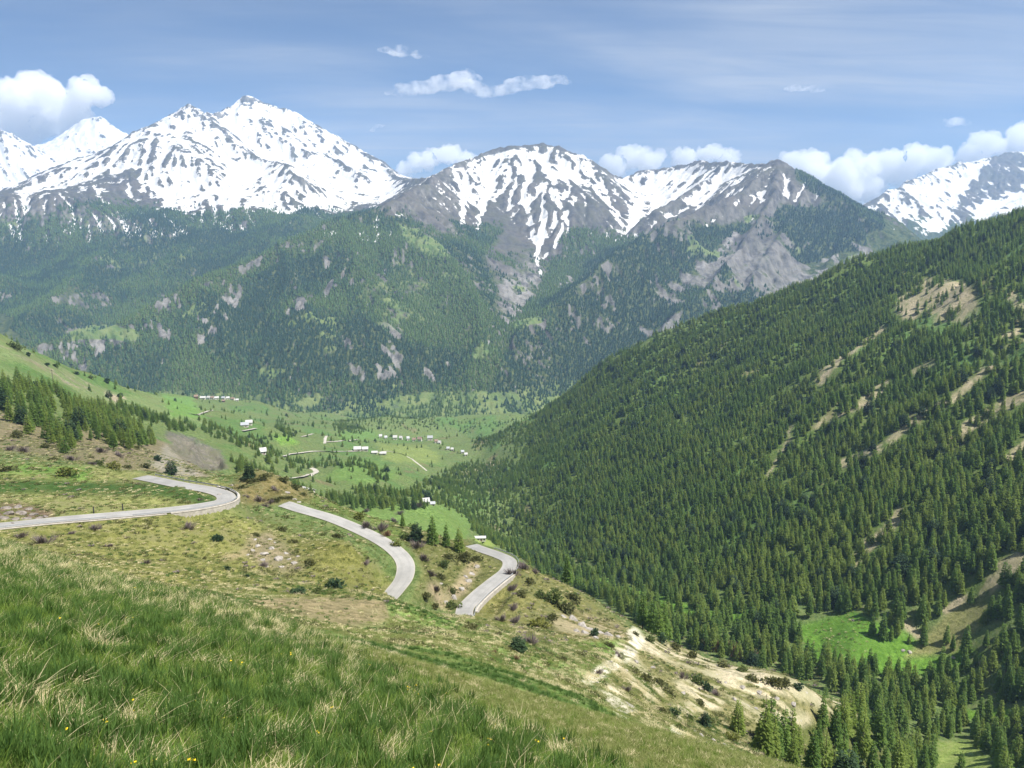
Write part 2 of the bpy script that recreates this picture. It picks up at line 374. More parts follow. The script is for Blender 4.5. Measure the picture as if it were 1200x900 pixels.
er.Z = z_before-45*np.tanh((z_before-er.Z)/45)
FS = Sheet(-.95, .95, 1120, FL0, FL1, 960)
FS.Z = resize(er.Z, FS.nL, FS.nu)
cut = resize(z_before-er.Z, FS.nL, FS.nu)/FS.Y*1000      # how deep the gullies are
hi = sstep(-450, -200, FS.Z)
FS.Z += hi*(FS.Y/4500)*(16*fbm(FS.X/130, FS.Y/130, 5, 61)+9*(ridged(FS.X/60, FS.Y/60, 4, 62)-.5))
FS.finish()
def blur(a, n):
    for ax in (0, 1):
        c = np.cumsum(np.concatenate([np.repeat(np.take(a, [0], ax), n+1, ax), a, np.repeat(np.take(a, [-1], ax), n, ax)], ax), ax)
        m = a.shape[ax]; a = (np.take(c, range(2*n+1, 2*n+1+m), ax)-np.take(c, range(0, m), ax))/(2*n+1)
    return a
rib = (FS.Z-blur(FS.Z, 5))/FS.Y*1000; rib2 = (FS.Z-blur(FS.Z, 16))/FS.Y*1000
# ------------------------------------------------------------------ materials
def srgb(r, g, b, k=1.25):
    f = lambda c: ((c/255+.055)/1.055)**2.4 if c > 10 else c/255/12.92
    return np.array([f(r), f(g), f(b)])/k
class NT:
    def __init__(s, name):
        s.m = bpy.data.materials.new(name); s.m.use_nodes = True; s.t = s.m.node_tree; s.N = s.t.nodes
        s.bsdf = s.N['Principled BSDF']; s.out = s.N['Material Output']; s.bsdf.inputs['Roughness'].default_value = .9; s.bsdf.inputs['Specular IOR Level'].default_value = .15
    def n(s, typ, **kw):
        x = s.N.new(typ)
        for k, v in kw.items(): setattr(x, k, v)
        return x
    def lk(s, a, b): s.t.links.new(a, b)
    def val(s, sock, v):
        if isinstance(v, bpy.types.NodeSocket): s.lk(v, sock)
        elif isinstance(v, (tuple, list, np.ndarray)): sock.default_value = (list(v)+[1])[:4] if len(sock.default_value) == 4 else list(v)[:3]
        else: sock.default_value = v
    def pos(s): return s.n('ShaderNodeNewGeometry').outputs['Position']
    def attr(s, name, typ='GEOMETRY'):
        a = s.n('ShaderNodeAttribute'); a.attribute_name = name; a.attribute_type = typ; return a
    def noise(s, scale, detail=4, rough=.55, vec=None, dist=0):
        x = s.n('ShaderNodeTexNoise'); x.inputs['Scale'].default_value = scale; x.inputs['Detail'].default_value = detail; x.inputs['Roughness'].default_value = rough; x.inputs['Distortion'].default_value = dist
        s.lk(vec if vec is not None else s.pos(), x.inputs['Vector']); return x.outputs['Fac']
    def scaled(s, v, sc, rot=(0, 0, 0)):
        x = s.n('ShaderNodeMapping'); x.inputs['Scale'].default_value = sc; x.inputs['Rotation'].default_value = rot; s.lk(v, x.inputs['Vector']); return x.outputs[0]
    def math(s, op, a, b=0., c=0., clamp=False):
        x = s.n('ShaderNodeMath', operation=op, use_clamp=clamp); s.val(x.inputs[0], a); s.val(x.inputs[1], b); s.val(x.inputs[2], c); return x.outputs[0]
    def ramp(s, v, a, b, lo=0., hi=1.):
        x = s.n('ShaderNodeMapRange', interpolation_type='SMOOTHSTEP'); s.val(x.inputs[0], v); x.inputs[1].default_value = a; x.inputs[2].default_value = b; x.inputs[3].default_value = lo; x.inputs[4].default_value = hi; return x.outputs[0]
    def mix(s, f, a, b, mode='MIX'):
        x = s.n('ShaderNodeMix', data_type='RGBA', blend_type=mode); s.val(x.inputs['Factor'], f); s.val(x.inputs['A'], a); s.val(x.inputs['B'], b); return x.outputs['Result']
    def bump(s, h, strength, dist):
        x = s.n('ShaderNodeBump'); x.inputs['Strength'].default_value = strength; x.inputs['Distance'].default_value = dist; s.lk(h, x.inputs['Height']); s.lk(x.outputs[0], s.bsdf.inputs['Normal'])
    def base(s, c): s.val(s.bsdf.inputs['Base Color'], c)
def flat(name, rgb, rough=.8, spec=.2, var=.2, sc=3., bump=0.):
    """plain surface with a little grain and blotchiness"""
    t = NT(name); t.bsdf.inputs['Roughness'].default_value = rough; t.bsdf.inputs['Specular IOR Level'].default_value = spec
    v = t.n('ShaderNodeTexCoord').outputs['Object']; nz = t.noise(sc, 6, .6, v)
    rgb = np.array(rgb); t.base(t.mix(t.ramp(nz, .3, .7), rgb*(1-var), np.minimum(rgb*(1+var), .9)))
    if bump: t.bump(nz, .6, bump)
    return t.m
def leafy(name, dark, light, trans=.25, inst=False):
    """foliage: colour differs from plant to plant and from spray to spray; leaves let some light through"""
    t = NT(name); r = t.n('ShaderNodeObjectInfo').outputs['Random']
    a = t.attr('tint').outputs['Fac']
    f = t.math('ADD', t.math('MULTIPLY', r, .55), t.math('MULTIPLY', a, .45))
    col = t.mix(f, dark, light)
    t.base(col); t.bsdf.inputs['Roughness'].default_value = .7
    tr = t.n('ShaderNodeBsdfTranslucent'); t.lk(t.mix(.5, col, (light[0]*1.1, light[1]*1.2, light[2]*.6)), tr.inputs['Color'])
    mx = t.n('ShaderNodeMixShader'); mx.inputs[0].default_value = trans; t.lk(t.bsdf.outputs[0], mx.inputs[1]); t.lk(tr.outputs[0], mx.inputs[2]); t.lk(mx.outputs[0], t.out.inputs['Surface'])
    return t.m
M = {}
M['bark'] = flat('bark', (.10, .075, .055), .9, .1, .35, 6)
M['larch'] = leafy('larch_needles', (.090, .165, .042), (.25, .35, .090), .55)
M['larch_spring'] = leafy('larch_spring_needles', (.160, .225, .050), (.29, .36, .090), .55)
M['pine'] = leafy('dark_pine_needles', (.022, .046, .024), (.055, .092, .038), .25)
M['farwood'] = leafy('far_wood_needles', (.045, .100, .046), (.115, .185, .068), .35)
M['farwood_dark'] = leafy('far_spruce_shaded_needles', (.020, .050, .032), (.050, .092, .046), .2)  # darker tree type, also used as painted shade on ridge flanks
M['farwood_light'] = leafy('far_larch_lit_needles', (.090, .165, .052), (.19, .265, .082), .4)  # lighter tree type, also used as painted light on ridge flanks
M['shrub'] = leafy('shrub_leaves', (.060, .090, .028), (.130, .160, .045), .3)
M['shrub_olive'] = leafy('olive_juniper_leaves', (.065, .075, .026), (.135, .135, .048), .25)
M['shrub_bright'] = leafy('new_shrub_leaves', (.10, .12, .025), (.19, .19, .045), .25)
M['twigs'] = leafy('bare_twigs', (.11, .085, .08), (.20, .165, .15), .0)
M['twigs_rust'] = leafy('rusty_twigs', (.15, .085, .05), (.24, .15, .085), .0)
M['grass_green'] = leafy('green_grass_blades', (.075, .140, .022), (.205, .285, .055), .5)
M['grass_lush'] = leafy('lush_grass_blades', (.035, .085, .020), (.110, .185, .040), .4)
M['grass_dry'] = leafy('dry_grass_blades', (.36, .31, .16), (.62, .55, .34), .3)
M['grass_short'] = leafy('short_grass_blades', (.12, .155, .04), (.27, .275, .105), .4)
M['petal'] = flat('yellow_petals', (.75, .52, .02), .7, .2, .1)
M['rock'] = flat('pale_grey_rock', (.29, .265, .235), .95, .1, .35, 2.5, .1)
M['rock_dark'] = flat('brown_rock', (.19, .165, .145), .95, .1, .4, 2.5, .1)
M['concrete'] = flat('pale_masonry', (.40, .365, .31), .9, .1, .22, 1.2, .03)
M['metal'] = flat('galvanised_steel', (.30, .31, .32), .5, .5, .1, 4)
M['post'] = flat('dark_post', (.035, .035, .04), .6, .3, .2, 4)
M['render'] = flat('house_render', (.60, .56, .48), .9, .1, .12, 1)
M['timber'] = flat('brown_timber', (.17, .105, .07), .8, .2, .25, 2)
M['roof_pale'] = flat('pale_sheet_roof', (.46, .45, .43), .6, .3, .1, 1)
M['roof_grey'] = flat('grey_sheet_roof', (.34, .35, .37), .5, .4, .12, 1)
M['roof_brown'] = flat('brown_tile_roof', (.24, .17, .13), .8, .2, .2, 1)
M['wood_pole'] = flat('grey_weathered_wood', (.16, .14, .12), .9, .1, .2, 3)

def far_material():
    t = NT('mountain_ground'); p = t.pos()
    n1 = t.noise(1/55., 7, .62, p); n2 = t.noise(1/14., 5, .6, p); n3 = t.noise(1/160., 5, .55, p)
    st = t.noise(1/26., 5, .6, t.scaled(p, (1.7, .45, .25), (0, 0, .5)))
    A = {k: t.attr(k).outputs['Fac'] for k in ('snow', 'forest', 'meadow', 'scree', 'gully')}
    rock = t.mix(t.ramp(n1, .35, .68), (.060, .058, .060), (.155, .140, .128))
    rock = t.mix(t.ramp(n2, .3, .7, 0, .55), rock, (.10, .095, .09))
    brown = t.mix(t.ramp(n3, .4, .62), (.085, .085, .060), (.115, .102, .085))
    col = t.mix(t.ramp(n1, .38, .6, .15, .85), rock, brown)
    col = t.mix(t.math('MULTIPLY', A['scree'], t.ramp(t.math('ADD', t.math('MULTIPLY', n1, .5), t.math('MULTIPLY', st, .5)), .40, .56)), col, t.mix(n2, (.17, .16, .155), (.33, .31, .285)))
    fl = t.mix(t.ramp(n2, .35, .65), (.030, .050, .020), (.085, .100, .040))
    col = t.mix(t.ramp(t.math('ADD', A['forest'], t.math('MULTIPLY', t.math('SUBTRACT', n1, .5), .9)), .30, .6), col, fl)
    me = t.mix(t.ramp(n1, .35, .65), (.085, .135, .040), (.155, .185, .070))
    col = t.mix(t.ramp(t.math('ADD', A['meadow'], t.math('MULTIPLY', t.math('SUBTRACT', n1, .5), .8)), .38, .62), col, me)
    nn = t.math('ADD', t.math('ADD', t.math('MULTIPLY', t.math('SUBTRACT', n1, .5), 1.3), t.math('MULTIPLY', t.math('SUBTRACT', st, .5), .8)), t.math('MULTIPLY', t.math('SUBTRACT', n3, .5), 1.7))
    sn = t.ramp(t.math('ADD', A['snow'], nn), .44, .56)
    col = t.mix(sn, col, t.mix(n3, (.56, .55, .53), (.66, .65, .63)))
    t.base(col); t.bump(t.math('ADD', n1, t.math('MULTIPLY', n2, .35)), .55, 16)
    t.bsdf.inputs['Specular IOR Level'].default_value = .05
    return t.m
def near_material():
    t = NT('hillside_ground'); p = t.pos()
    alb = t.attr('alb').outputs['Color']
    A = {k: t.attr(k).outputs['Fac'] for k in ('dry', 'stone', 'tuft')}
    n0 = t.noise(1/.35, 5, .65, p); n1 = t.noise(1/2.6, 6, .65, p); n2 = t.noise(1/14., 5, .6, p); n3 = t.noise(1/60., 4, .5, p)
    f = t.math('ADD', t.math('MULTIPLY', n1, .55), t.math('MULTIPLY', n0, .45))
    col = t.mix(t.ramp(f, .40, .60), t.mix(1., alb, (.52, .56, .50), 'MULTIPLY'), t.mix(1., alb, (1.42, 1.38, 1.36), 'MULTIPLY'))
    col = t.mix(t.ramp(n2, .38, .62, 0, .7), col, t.mix(1., alb, (.80, .86, .72), 'MULTIPLY'))
    dr = t.math('MULTIPLY', A['dry'], t.ramp(t.math('ADD', t.math('MULTIPLY', n1, .6), t.math('MULTIPLY', n2, .4)), .46, .62))
    col = t.mix(dr, col, t.mix(n0, (.20, .165, .085), (.38, .33, .19)))
    tu = t.math('MULTIPLY', A['tuft'], t.ramp(t.math('ADD', t.math('MULTIPLY', n1, .6), t.math('MULTIPLY', n2, .4)), .50, .60))
    col = t.mix(tu, col, t.mix(n0, (.055, .070, .024), (.095, .115, .042)))
    vo = t.n('ShaderNodeTexVoronoi'); vo.inputs['Scale'].default_value = .55; t.lk(p, vo.inputs['Vector'])
    st = t.math('ADD', A['stone'], t.math('MULTIPLY', t.math('SUBTRACT', t.math('ADD', t.math('MULTIPLY', n1, .6), t.math('MULTIPLY', n2, .4)), .5), 2.0))
    rk = t.mix(t.ramp(n1, .35, .65), (.20, .18, .155), (.50, .465, .40)); rk = t.mix(t.ramp(n0, .35, .7, 0, .5), rk, (.14, .125, .11))
    col = t.mix(t.ramp(st, .44, .56), col, rk)
    t.base(col)
    h = t.math('ADD', t.math('MULTIPLY', n1, .7), t.math('MULTIPLY', n0, .3)); t.bump(h, 1., 1.3)
    t.bsdf.inputs['Specular IOR Level'].default_value = .05
    return t.m
def road_material():
    t = NT('asphalt'); p = t.pos(); n0 = t.noise(1/.2, 4, .6, p); n1 = t.noise(1/5., 5, .6, p)
    a = t.attr('across').outputs['Fac']
    col = t.mix(t.ramp(n1, .3, .7), (.255, .25, .235), (.34, .33, .31)); col = t.mix(t.ramp(n0, .3, .7, 0, .3), col, (.20, .195, .185))
    tr = t.ramp(t.math('ABSOLUTE', t.math('SUBTRACT', t.math('ABSOLUTE', a), .45)), .06, .2, .22, 0)
    col = t.mix(tr, col, (.20, .195, .185))
    col = t.mix(t.ramp(t.math('ADD', t.math('ABSOLUTE', a), t.math('MULTIPLY', t.math('SUBTRACT', n1, .5), .25)), .86, .98), col, (.36, .335, .285))
    t.base(col); return t.m
# ------------------------------------------------------------------ what grows where: the mountains
px, py = FS.PX+5*fbm(FS.X/160, FS.Y/160, 4, 201), FS.PY+5*fbm(FS.X/160, FS.Y/160, 4, 202)
gz = np.gradient(FS.Z, axis=0)/(FS.Y*(FS.L[1]-FS.L[0])); gx = np.gradient(FS.Z, axis=1)/(FS.Y*(FS.u[1]-FS.u[0]))
slope = np.hypot(gz, gx); Yf = FS.Y
def S(pts, w, soft=3): return line_mask(px, py, pts, w, soft)
def Pm_(pts, soft=6): return poly_mask(px, py, pts, soft)
nz = fbm(FS.X/300, FS.Y/300, 5, 210)
gl = np.clip(cut, -6, 10)/10
snow = .95*sstep(60, 480, FS.Z+110*nz)-.06+.75*np.clip(gl, -.25, .5)-.42*sstep(.78, 1.25, slope)
basin = Pm_([(180,215),(230,150),(300,165),(420,175),(470,205),(440,235),(330,248),(230,240),(190,238)], 12)
snow += .40*basin*sstep(50, 160, FS.Z)
snow += .45*Pm_([(735,240),(790,200),(870,190),(880,205),(800,245),(760,268),(735,262)], 8)
snow -= .62*Pm_([(905,200),(917,184),(1075,292),(950,400),(700,420),(700,330),(800,262),(870,235)], 10)
snow -= .35*Pm_([(462,232),(520,200),(560,250),(600,300),(560,310),(480,270)], 10)
snow -= .30*Pm_([(570,215),(620,205),(700,205),(740,250),(690,275),(600,275)], 14)
snow -= .5*Pm_([(120,215),(165,195),(178,235),(140,250)], 8)
snow -= .3*Pm_([(0,262),(100,210),(160,180),(190,165),(175,200),(120,240),(60,262)], 8)
cl = [[(612,200),(614,225),(622,258),(628,285)], [(640,205),(637,250),(632,282),(629,300),(633,322)], [(566,185),(572,222),(562,252),(558,280)], [(540,215),(545,250),(540,270)], [(668,240),(660,255),(648,265)], [(700,215),(712,240),(728,262)], [(640,195),(655,240),(640,275)], [(880,262),(900,250)], [(800,275),(845,255),(862,240)]]
for c in cl: snow += .75*S(c, 3.2, 2.5)
snow = np.minimum(snow, .79)-.20*np.clip(rib, -1, 1.3)-.085*np.clip(rib2, -2.5, 2.5)+.25*sstep(650, 1150, FS.Z)
snow = np.where(FS.Y > 5400, snow+.22*(px > 1000), snow)
snow += .2*(px < 170)*(FS.Y > 6300)
snow -= 1.2*sstep(60, -60, FS.Z)
for c in ([(640,248),(632,282),(629,300),(633,322),(628,332)], [(662,262),(650,285),(634,305)]): snow += 1.3*S(c, 2.6, 2.2)*(Yf > 2900)
mr = (px > 1000)*(FS.Y > 4900)
snow += mr*(-1.0*Pm_([(1110,262),(1135,215),(1168,180),(1215,185),(1215,225),(1160,235),(1120,275)], 6)+.5*Pm_([(1060,272),(1130,240),(1210,225),(1210,250),(1120,268)], 6)-.8*Pm_([(1040,290),(1110,270),(1215,245),(1215,330),(1040,330)], 5))
tl = 130*sstep(430, 520, px)*(1-sstep(820, 900, px)); forest = 1-sstep(90-tl, 330-tl, FS.Z+90*nz); forest = forest*(1-.5*sstep(.95, 1.5, slope))
forest = np.maximum(forest, .8*S([(940,205),(1000,245),(1060,290)], 10, 8)*(px > 930)*(Yf < 4500))
forest -= .55*Pm_([(560,300),(600,265),(650,270),(660,300),(625,345),(605,375),(590,375)], 10)
forest -= .60*Pm_([(870,240),(940,240),(1020,290),(980,340),(880,370),(800,380),(760,400),(740,380),(800,330)], 14)*sstep(-.15, .25, nz+.1)
meadow = np.zeros_like(px)
for poly, v in [([(465,262),(490,268),(522,288),(528,303),(505,303),(480,288)], .95), ([(80,388),(120,378),(165,384),(165,398),(120,400),(85,400)], .8), ([(598,378),(630,368),(640,376),(605,388)], .9),
                ([(415,335),(470,300),(505,330),(520,375),(460,395),(430,375)], .45), ([(90,300),(170,262),(235,285),(215,318),(140,325)], .45), ([(60,245),(130,252),(190,262),(180,278),(110,275)], .45),
                ([(380,488),(420,470),(470,462),(560,455),(640,462),(690,462),(700,470),(600,505),(400,505)], .62), ([(640,468),(690,452),(708,460),(660,476)], .8), ([(552,418),(572,406),(580,412),(560,425)], .8)]:
    meadow = np.maximum(meadow, v*Pm_(poly, 5))
meadow = np.maximum(meadow, .62*sstep(.16, .36, fbm(FS.X/170, FS.Y/170, 4, 222))*sstep(-.1, .3, fbm(FS.X/700, FS.Y/700, 3, 223)+.1)*(FS.Z < 150))*(Yf < 5200)
lowv = sstep(-400, -455, FS.Z)*.55; meadow = np.maximum(meadow, lowv)
scree = sstep(.85, 1.3, slope)*.5
for poly, v in [([(228,365),(250,350),(285,338),(272,372),(245,405),(232,410)], .95), ([(335,352),(365,342),(372,352),(345,380),(330,378)], .95), ([(55,395),(110,388),(150,398),(150,435),(90,440),(50,425)], .8), ([(180,345),(205,340),(200,420),(185,440)], .7), ([(395,385),(470,375),(480,440),(410,460)], .75), ([(480,430),(520,412),(545,415),(520,445),(490,455)], .85), ([(635,345),(670,318),(675,330),(645,360)], .95),
                ([(840,290),(1000,275),(1020,300),(960,360),(850,380),(740,405),(760,340)], .55), ([(920,330),(1000,280),(1030,300),(960,350)], .9), ([(585,330),(620,300),(640,320),(612,365),(590,380)], .8)]:
    scree = np.maximum(scree, v*Pm_(poly, 8))
for st, w in [([(380,295),(388,330),(375,352),(368,368)], 3), ([(632,300),(622,325),(608,345),(602,362),(598,374),(586,390),(570,405),(560,425)], 3.5), ([(683,430),(686,450)], 2.5), ([(870,265),(840,300),(800,330)], 4), ([(118,395),(118,430)], 3), ([(205,350),(200,380),(190,430)], 3), ([(540,352),(555,385)], 2.5)]:
    scree = np.maximum(scree, S(st, w, 2.5))
forest = np.clip(forest-1.0*np.maximum(meadow-.15, 0)*1.1-1.3*np.maximum(scree-.2, 0)*sstep(-.06, .22, .5*nz+fbm((FS.X+.5*FS.Y)/45, (FS.Y-.5*FS.X)/130, 4, 224))-.25*sstep(.05, .4, fbm(FS.X/140, FS.Y/140, 4, 225)), 0, 1)
FA = dict(snow=np.clip(snow, -1, 2), forest=forest, meadow=meadow, scree=scree, gully=gl)

# ------------------------------------------------------------------ what grows where: the near ground
qx, qy = NS.PX, NS.PY; NX, NY = NS.X, NS.Y
wob = 1.0*sstep(20, 100, NY)
px = qx+(1+1.6*sstep(450, 700, NY))*wob*(2.5*fbm(NX/9, NY/9, 4, 301)+2.5*fbm(NX/30, NY/30, 3, 303)); wfar = 1+1.6*sstep(450, 700, NY); py = qy+wfar*wob*(1.5*fbm(NX/9, NY/9, 4, 302)+1.5*fbm(NX/30, NY/30, 3, 304))
nA = fbm(NX/40, NY/40, 5, 310); nB = fbm(NX/9, NY/9, 4, 311); nC = fbm(NX/130, NY/130, 4, 312)
ALB = np.zeros(px.shape+(3,)); DRY = np.zeros_like(px); STO = np.zeros_like(px)-.9; TUF = np.zeros_like(px)
def paint(m, rgb, dry=None, sto=None, tuf=None, k=1.25):
    global ALB, DRY, STO, TUF
    c = srgb(*rgb, k=k); ALB = ALB*(1-m[..., None])+c*m[..., None]
    if dry is not None: DRY = DRY*(1-m)+dry*m
    if sto is not None: STO = STO*(1-m)+sto*m
    if tuf is not None: TUF = TUF*(1-m)+tuf*m
def rng(a, b, s=.08): return sstep(a*(1-s), a*(1+s), NY)*(1-sstep(b*(1-s), b*(1+s), NY))
ones = np.ones_like(px)
paint(ones, (106,124,74), .3, -.9, .35)                       # valley default
paint(1-sstep(58, 75, NY), (112,116,62), .5, -1, .3)           # the brow underfoot
paint(rng(62, 165), (136,156,90), .2, -.95, .15)     # pasture
ct = fbm((NX*.80-NY*.25)/40, (NX*.30+NY*.95)/7, 4, 320)
paint(rng(62, 165)*sstep(.05, .3, ct+.15*nB)*.8, (92,118,58), .1, -1, .5)
for st, w in [([(330,722),(420,752),(520,785),(600,800),(700,842),(810,872)], 9), ([(560,765),(640,785),(720,820),(790,865)], 7), ([(600,748),(680,775),(720,800)], 5)]:
    paint(S(st, w, 5)*rng(60, 165)*sstep(-.35, .1, nB+.1), (78,108,50), .05, -1, .5)
paint(rng(112, 205)*poly_mask(px, py, [(-100,615),(200,600),(290,590),(420,640),(470,690),(455,702),(280,700),(150,690),(-100,650)], 6), (138,138,80), .45, -.75, .25)   # bank under the road
paint(rng(112, 205)*poly_mask(px, py, [(-100,615),(200,600),(290,590),(420,640),(470,690),(455,702),(280,700),(150,690),(-100,650)], 6)*sstep(0, .25, nA), (128,128,72), .3, -.8, .4)
paint(rng(115, 160)*poly_mask(px, py, [(270,697),(330,697),(300,712),(400,742),(330,735),(262,706)], 4), (82,110,52), .1, -1, .4)
paint(rng(105, 165)*poly_mask(px, py, [(285,704),(330,699),(420,699),(452,704),(458,722),(450,738),(400,737),(335,720)], 3), (152,140,106), .4, -.85, .1)  # bare field
paint(rng(105, 165)*poly_mask(px, py, [(400,738),(460,728),(500,735),(470,760)], 8), (140,150,92), .4, -.9, .2)
paint(rng(112, 215)*poly_mask(px, py, [(290,628),(315,622),(345,645),(355,668),(330,672),(300,660),(284,648)], 7), (150,138,112), .3, -.05, .4)
paint(rng(112, 215)*S([(262,655),(280,650),(300,640)], 4, 4), (160,146,112), .3, -.3, .2)
# field above the road
hi_f = rng(165, 285)*poly_mask(px, py, [(-150,540),(130,548),(190,556),(260,580),(250,592),(180,598),(100,604),(-150,618)], 3)
paint(hi_f, (142,146,90), .5, -.8, .2)
paint(hi_f*S([(-80,574),(40,570),(110,572),(190,574),(246,587)], 8, 5), (74,100,50), .05, -1, .3)
paint(hi_f*S([(-80,545),(30,547),(100,556)], 8, 6), (108,140,66), .2, -.95, .1)
paint(hi_f*S([(-80,604),(20,596),(58,606)], 9, 4), (120,104,86), .2, -.1, .2)
paint(rng(200, 285)*poly_mask(px, py, [(205,566),(250,562),(285,572),(262,580),(215,571)], 3), (146,146,92), .5, -.8, .1)
# knoll and ground between the roads
kn = rng(212, 300)*poly_mask(px, py, [(262,580),(285,556),(315,549),(350,562),(372,585),(330,590),(285,592)], 4)
paint(kn, (128,118,78), .4, -.35, .6)
paint(rng(195, 300)*poly_mask(px, py, [(320,582),(420,602),(480,640),(495,670),(478,705),(550,720),(560,700),(600,655),(560,640),(500,605),(430,585)], 5), (114,116,70), .35, -.6, .5)
paint(rng(195, 300)*S([(372,588),(430,604),(470,628)], 7, 4), (112,128,70), .1, -.95, .2)
paint(rng(195, 260)*S([(555,668),(540,690),(520,705),(508,690)], 8, 5), (168,152,124), .2, .1, .3)
# spur right of the lower road
sp = rng(145, 290)*poly_mask(px, py, [(545,722),(600,662),(640,662),(700,708),(745,742),(690,800),(600,745),(560,730)], 5)
paint(sp, (130,128,78), .4, -.65, .65)
paint(rng(150, 250)*poly_mask(px, py, [(640,722),(670,712),(730,735),(742,750),(690,752),(660,748)], 4), (176,162,132), .3, -.05, .5)
paint(rng(160, 215)*poly_mask(px, py, [(655,752),(735,750),(728,765),(690,782),(650,770)], 4), (120,148,74), .15, -1, .1)
_a, _b = NS.hit(745, 752, 140, 300), NS.hit(925, 850, 120, 300); _d = (_b-_a)[:2]/np.linalg.norm((_b-_a)[:2])
strk = fbm((NX*_d[0]+NY*_d[1])/45, (NX*-_d[1]+NY*_d[0])/4.2, 4, 330)+.35*nB+.06
ero = rng(105, 268)*poly_mask(px, py, [(735,742),(790,752),(850,768),(940,795),(1012,835),(1000,860),(960,895),(1010,930),(880,905),(830,885),(790,850),(718,838),(712,808)], 5)
paint(ero, (146,140,96), .3, -.45, .8)
for st, w, v in [([(745,750),(800,772),(850,782),(890,800),(935,806)], 9, .35), ([(840,785),(870,812),(900,832),(935,850)], 17, .45), ([(880,790),(940,812),(1000,838)], 9, .35), ([(730,765),(745,790),(765,810)], 12, .1), ([(715,812),(735,832)], 12, .6), ([(795,835),(840,822),(800,800)], 9, .1), ([(900,860),(945,890)], 8, .2)]:
    paint(S(st, w, 6)*rng(100, 268)*sstep(-.22, .10, strk), (204,192,164), .12, v-.12, .25)
for st, w in [([(742,742),(747,750),(735,768),(712,783),(690,797)], 7.5), ([(788,855),(815,872),(850,890),(900,905)], 6), ([(715,812),(730,835)], 8)]:
    paint(S(st, w, 2.5)*rng(85, 260), (220,211,190), .0, -.95, .0)
paint(ero*sstep(.05, .3, -strk), (112,116,66), .3, -.9, .9)
# valley floor meadows
paint(rng(150, 250)*poly_mask(px, py, [(640,722),(670,712),(730,735),(742,750),(690,752),(660,748)], 4)*sstep(0, .3, strk), (120,112,70), .3, -.4, .6)
ft = rng(100, 330)*poly_mask(px, py, [(880,905),(905,860),(945,850),(985,838),(1015,838),(1060,900),(1060,960),(880,960)], 6); paint(ft, (104,112,62), .3, -.7, .7)
vm = rng(270, 620)*poly_mask(px, py, [(930,735),(1000,715),(1040,735),(1150,765),(1150,775),(1060,795),(950,775)], 5); paint(vm, (100,138,54), .05, -1, .05)
paint(rng(270, 620)*S([(690,680),(760,702),(830,722),(900,722)], 8, 4), (100,136,54), .05, -1, .1)
paint(rng(270, 420)*poly_mask(px, py, [(1110,832),(1215,832),(1215,846),(1110,842)], 3), (106,142,54), .05, -1, .05)
paint(rng(300, 480)*poly_mask(px, py, [(1060,770),(1130,700),(1150,690),(1160,720),(1120,765)], 6), (140,140,92), .4, -.5, .3)
paint(rng(220, 330)*poly_mask(px, py, [(1100,870),(1135,868),(1160,890),(1150,930),(1090,930)], 4), (140,158,84), .3, -.9, .1)
# wooded slope
ws = sstep(340, 380, NY)*sstep(0, .06, NS.U+.02)*poly_mask(qx, qy, [(490,575),(560,535),(700,430),(900,340),(1210,240),(1400,180),(1400,720),(1100,700),(1000,705),(760,690),(640,640)], 10)
paint(ws, (92,112,56), .2, -.75, .35)
SCARS = [([(960,445),(985,420)], 5), ([(985,420),(1010,405),(1035,385)], 2.5), ([(1005,476),(1040,450)], 5), ([(955,500),(1000,480)], 2.5), ([(985,545),(1040,520),(1075,490),(1120,465),(1170,420)], 4), ([(1065,435),(1095,425)], 3), ([(1065,360),(1090,340),(1125,345),(1130,365),(1100,370)], 14), ([(1130,505),(1165,480),(1200,465)], 7), ([(1150,430),(1200,400)], 4), ([(1185,345),(1200,365)], 5), ([(1175,395),(1190,390)], 4),
         ([(1000,660),(1015,642),(1040,622),(1055,600)], 6), ([(1155,690),(1180,665),(1205,650)], 10), ([(1180,540),(1200,520)], 4), ([(545,555),(580,545)], 4), ([(1130,700),(1110,715)], 4), ([(1060,730),(1075,745)], 4), ([(1140,770),(1160,785)],3), ([(930,500),(900,560)],1.5)]
SC = np.zeros_like(px)
for st, w in SCARS: SC = np.maximum(SC, S(st, w*.95+.6, 2.5)*sstep(300, 340, NY)*sstep(-.55, -.05, nB+.5*nA))
SCW = np.zeros_like(px)
for st, w in SCARS: SCW = np.maximum(SCW, line_mask(px, py-3.5, st, w*1.2+2.5, 2.5)*sstep(300, 340, NY)*sstep(-.55, -.05, nB+.5*nA))
paint(SC, (176,164,138), .4, -.12, .3)
# left hillside
lh = rng(280, 1150)*poly_mask(px, py, [(-200,380),(0,395),(70,430),(150,460),(230,468),(240,500),(150,480),(60,465),(-200,450)], 6); paint(lh, (122,140,90), .35, -.9, .3)
lr = rng(285, 700)*poly_mask(px, py, [(-200,470),(0,480),(60,500),(150,505),(200,515),(250,560),(200,565),(130,548),(0,530),(-200,520)], 6); paint(lr, (132,122,98), .3, -.35, .6)
paint(rng(295, 640)*poly_mask(px, py, [(195,520),(225,548),(252,566),(205,562),(175,545)], 5), (158,150,138), .1, .15, .4)
paint(rng(400, 900)*poly_mask(px, py, [(196,508),(215,511),(258,528),(264,548),(240,548),(205,526)], 3), (92,92,98), 0, -.25, .1)
paint(rng(480, 1200)*S([(0,400),(40,425),(90,450),(150,458)], 5, 4)*sstep(-.1, .3, nB+nA), (150,142,120), .2, -.1, .4)
paint(rng(480, 900)*S([(128,460),(138,468)], 6, 3), (176,160,140), .2, .1, .1)
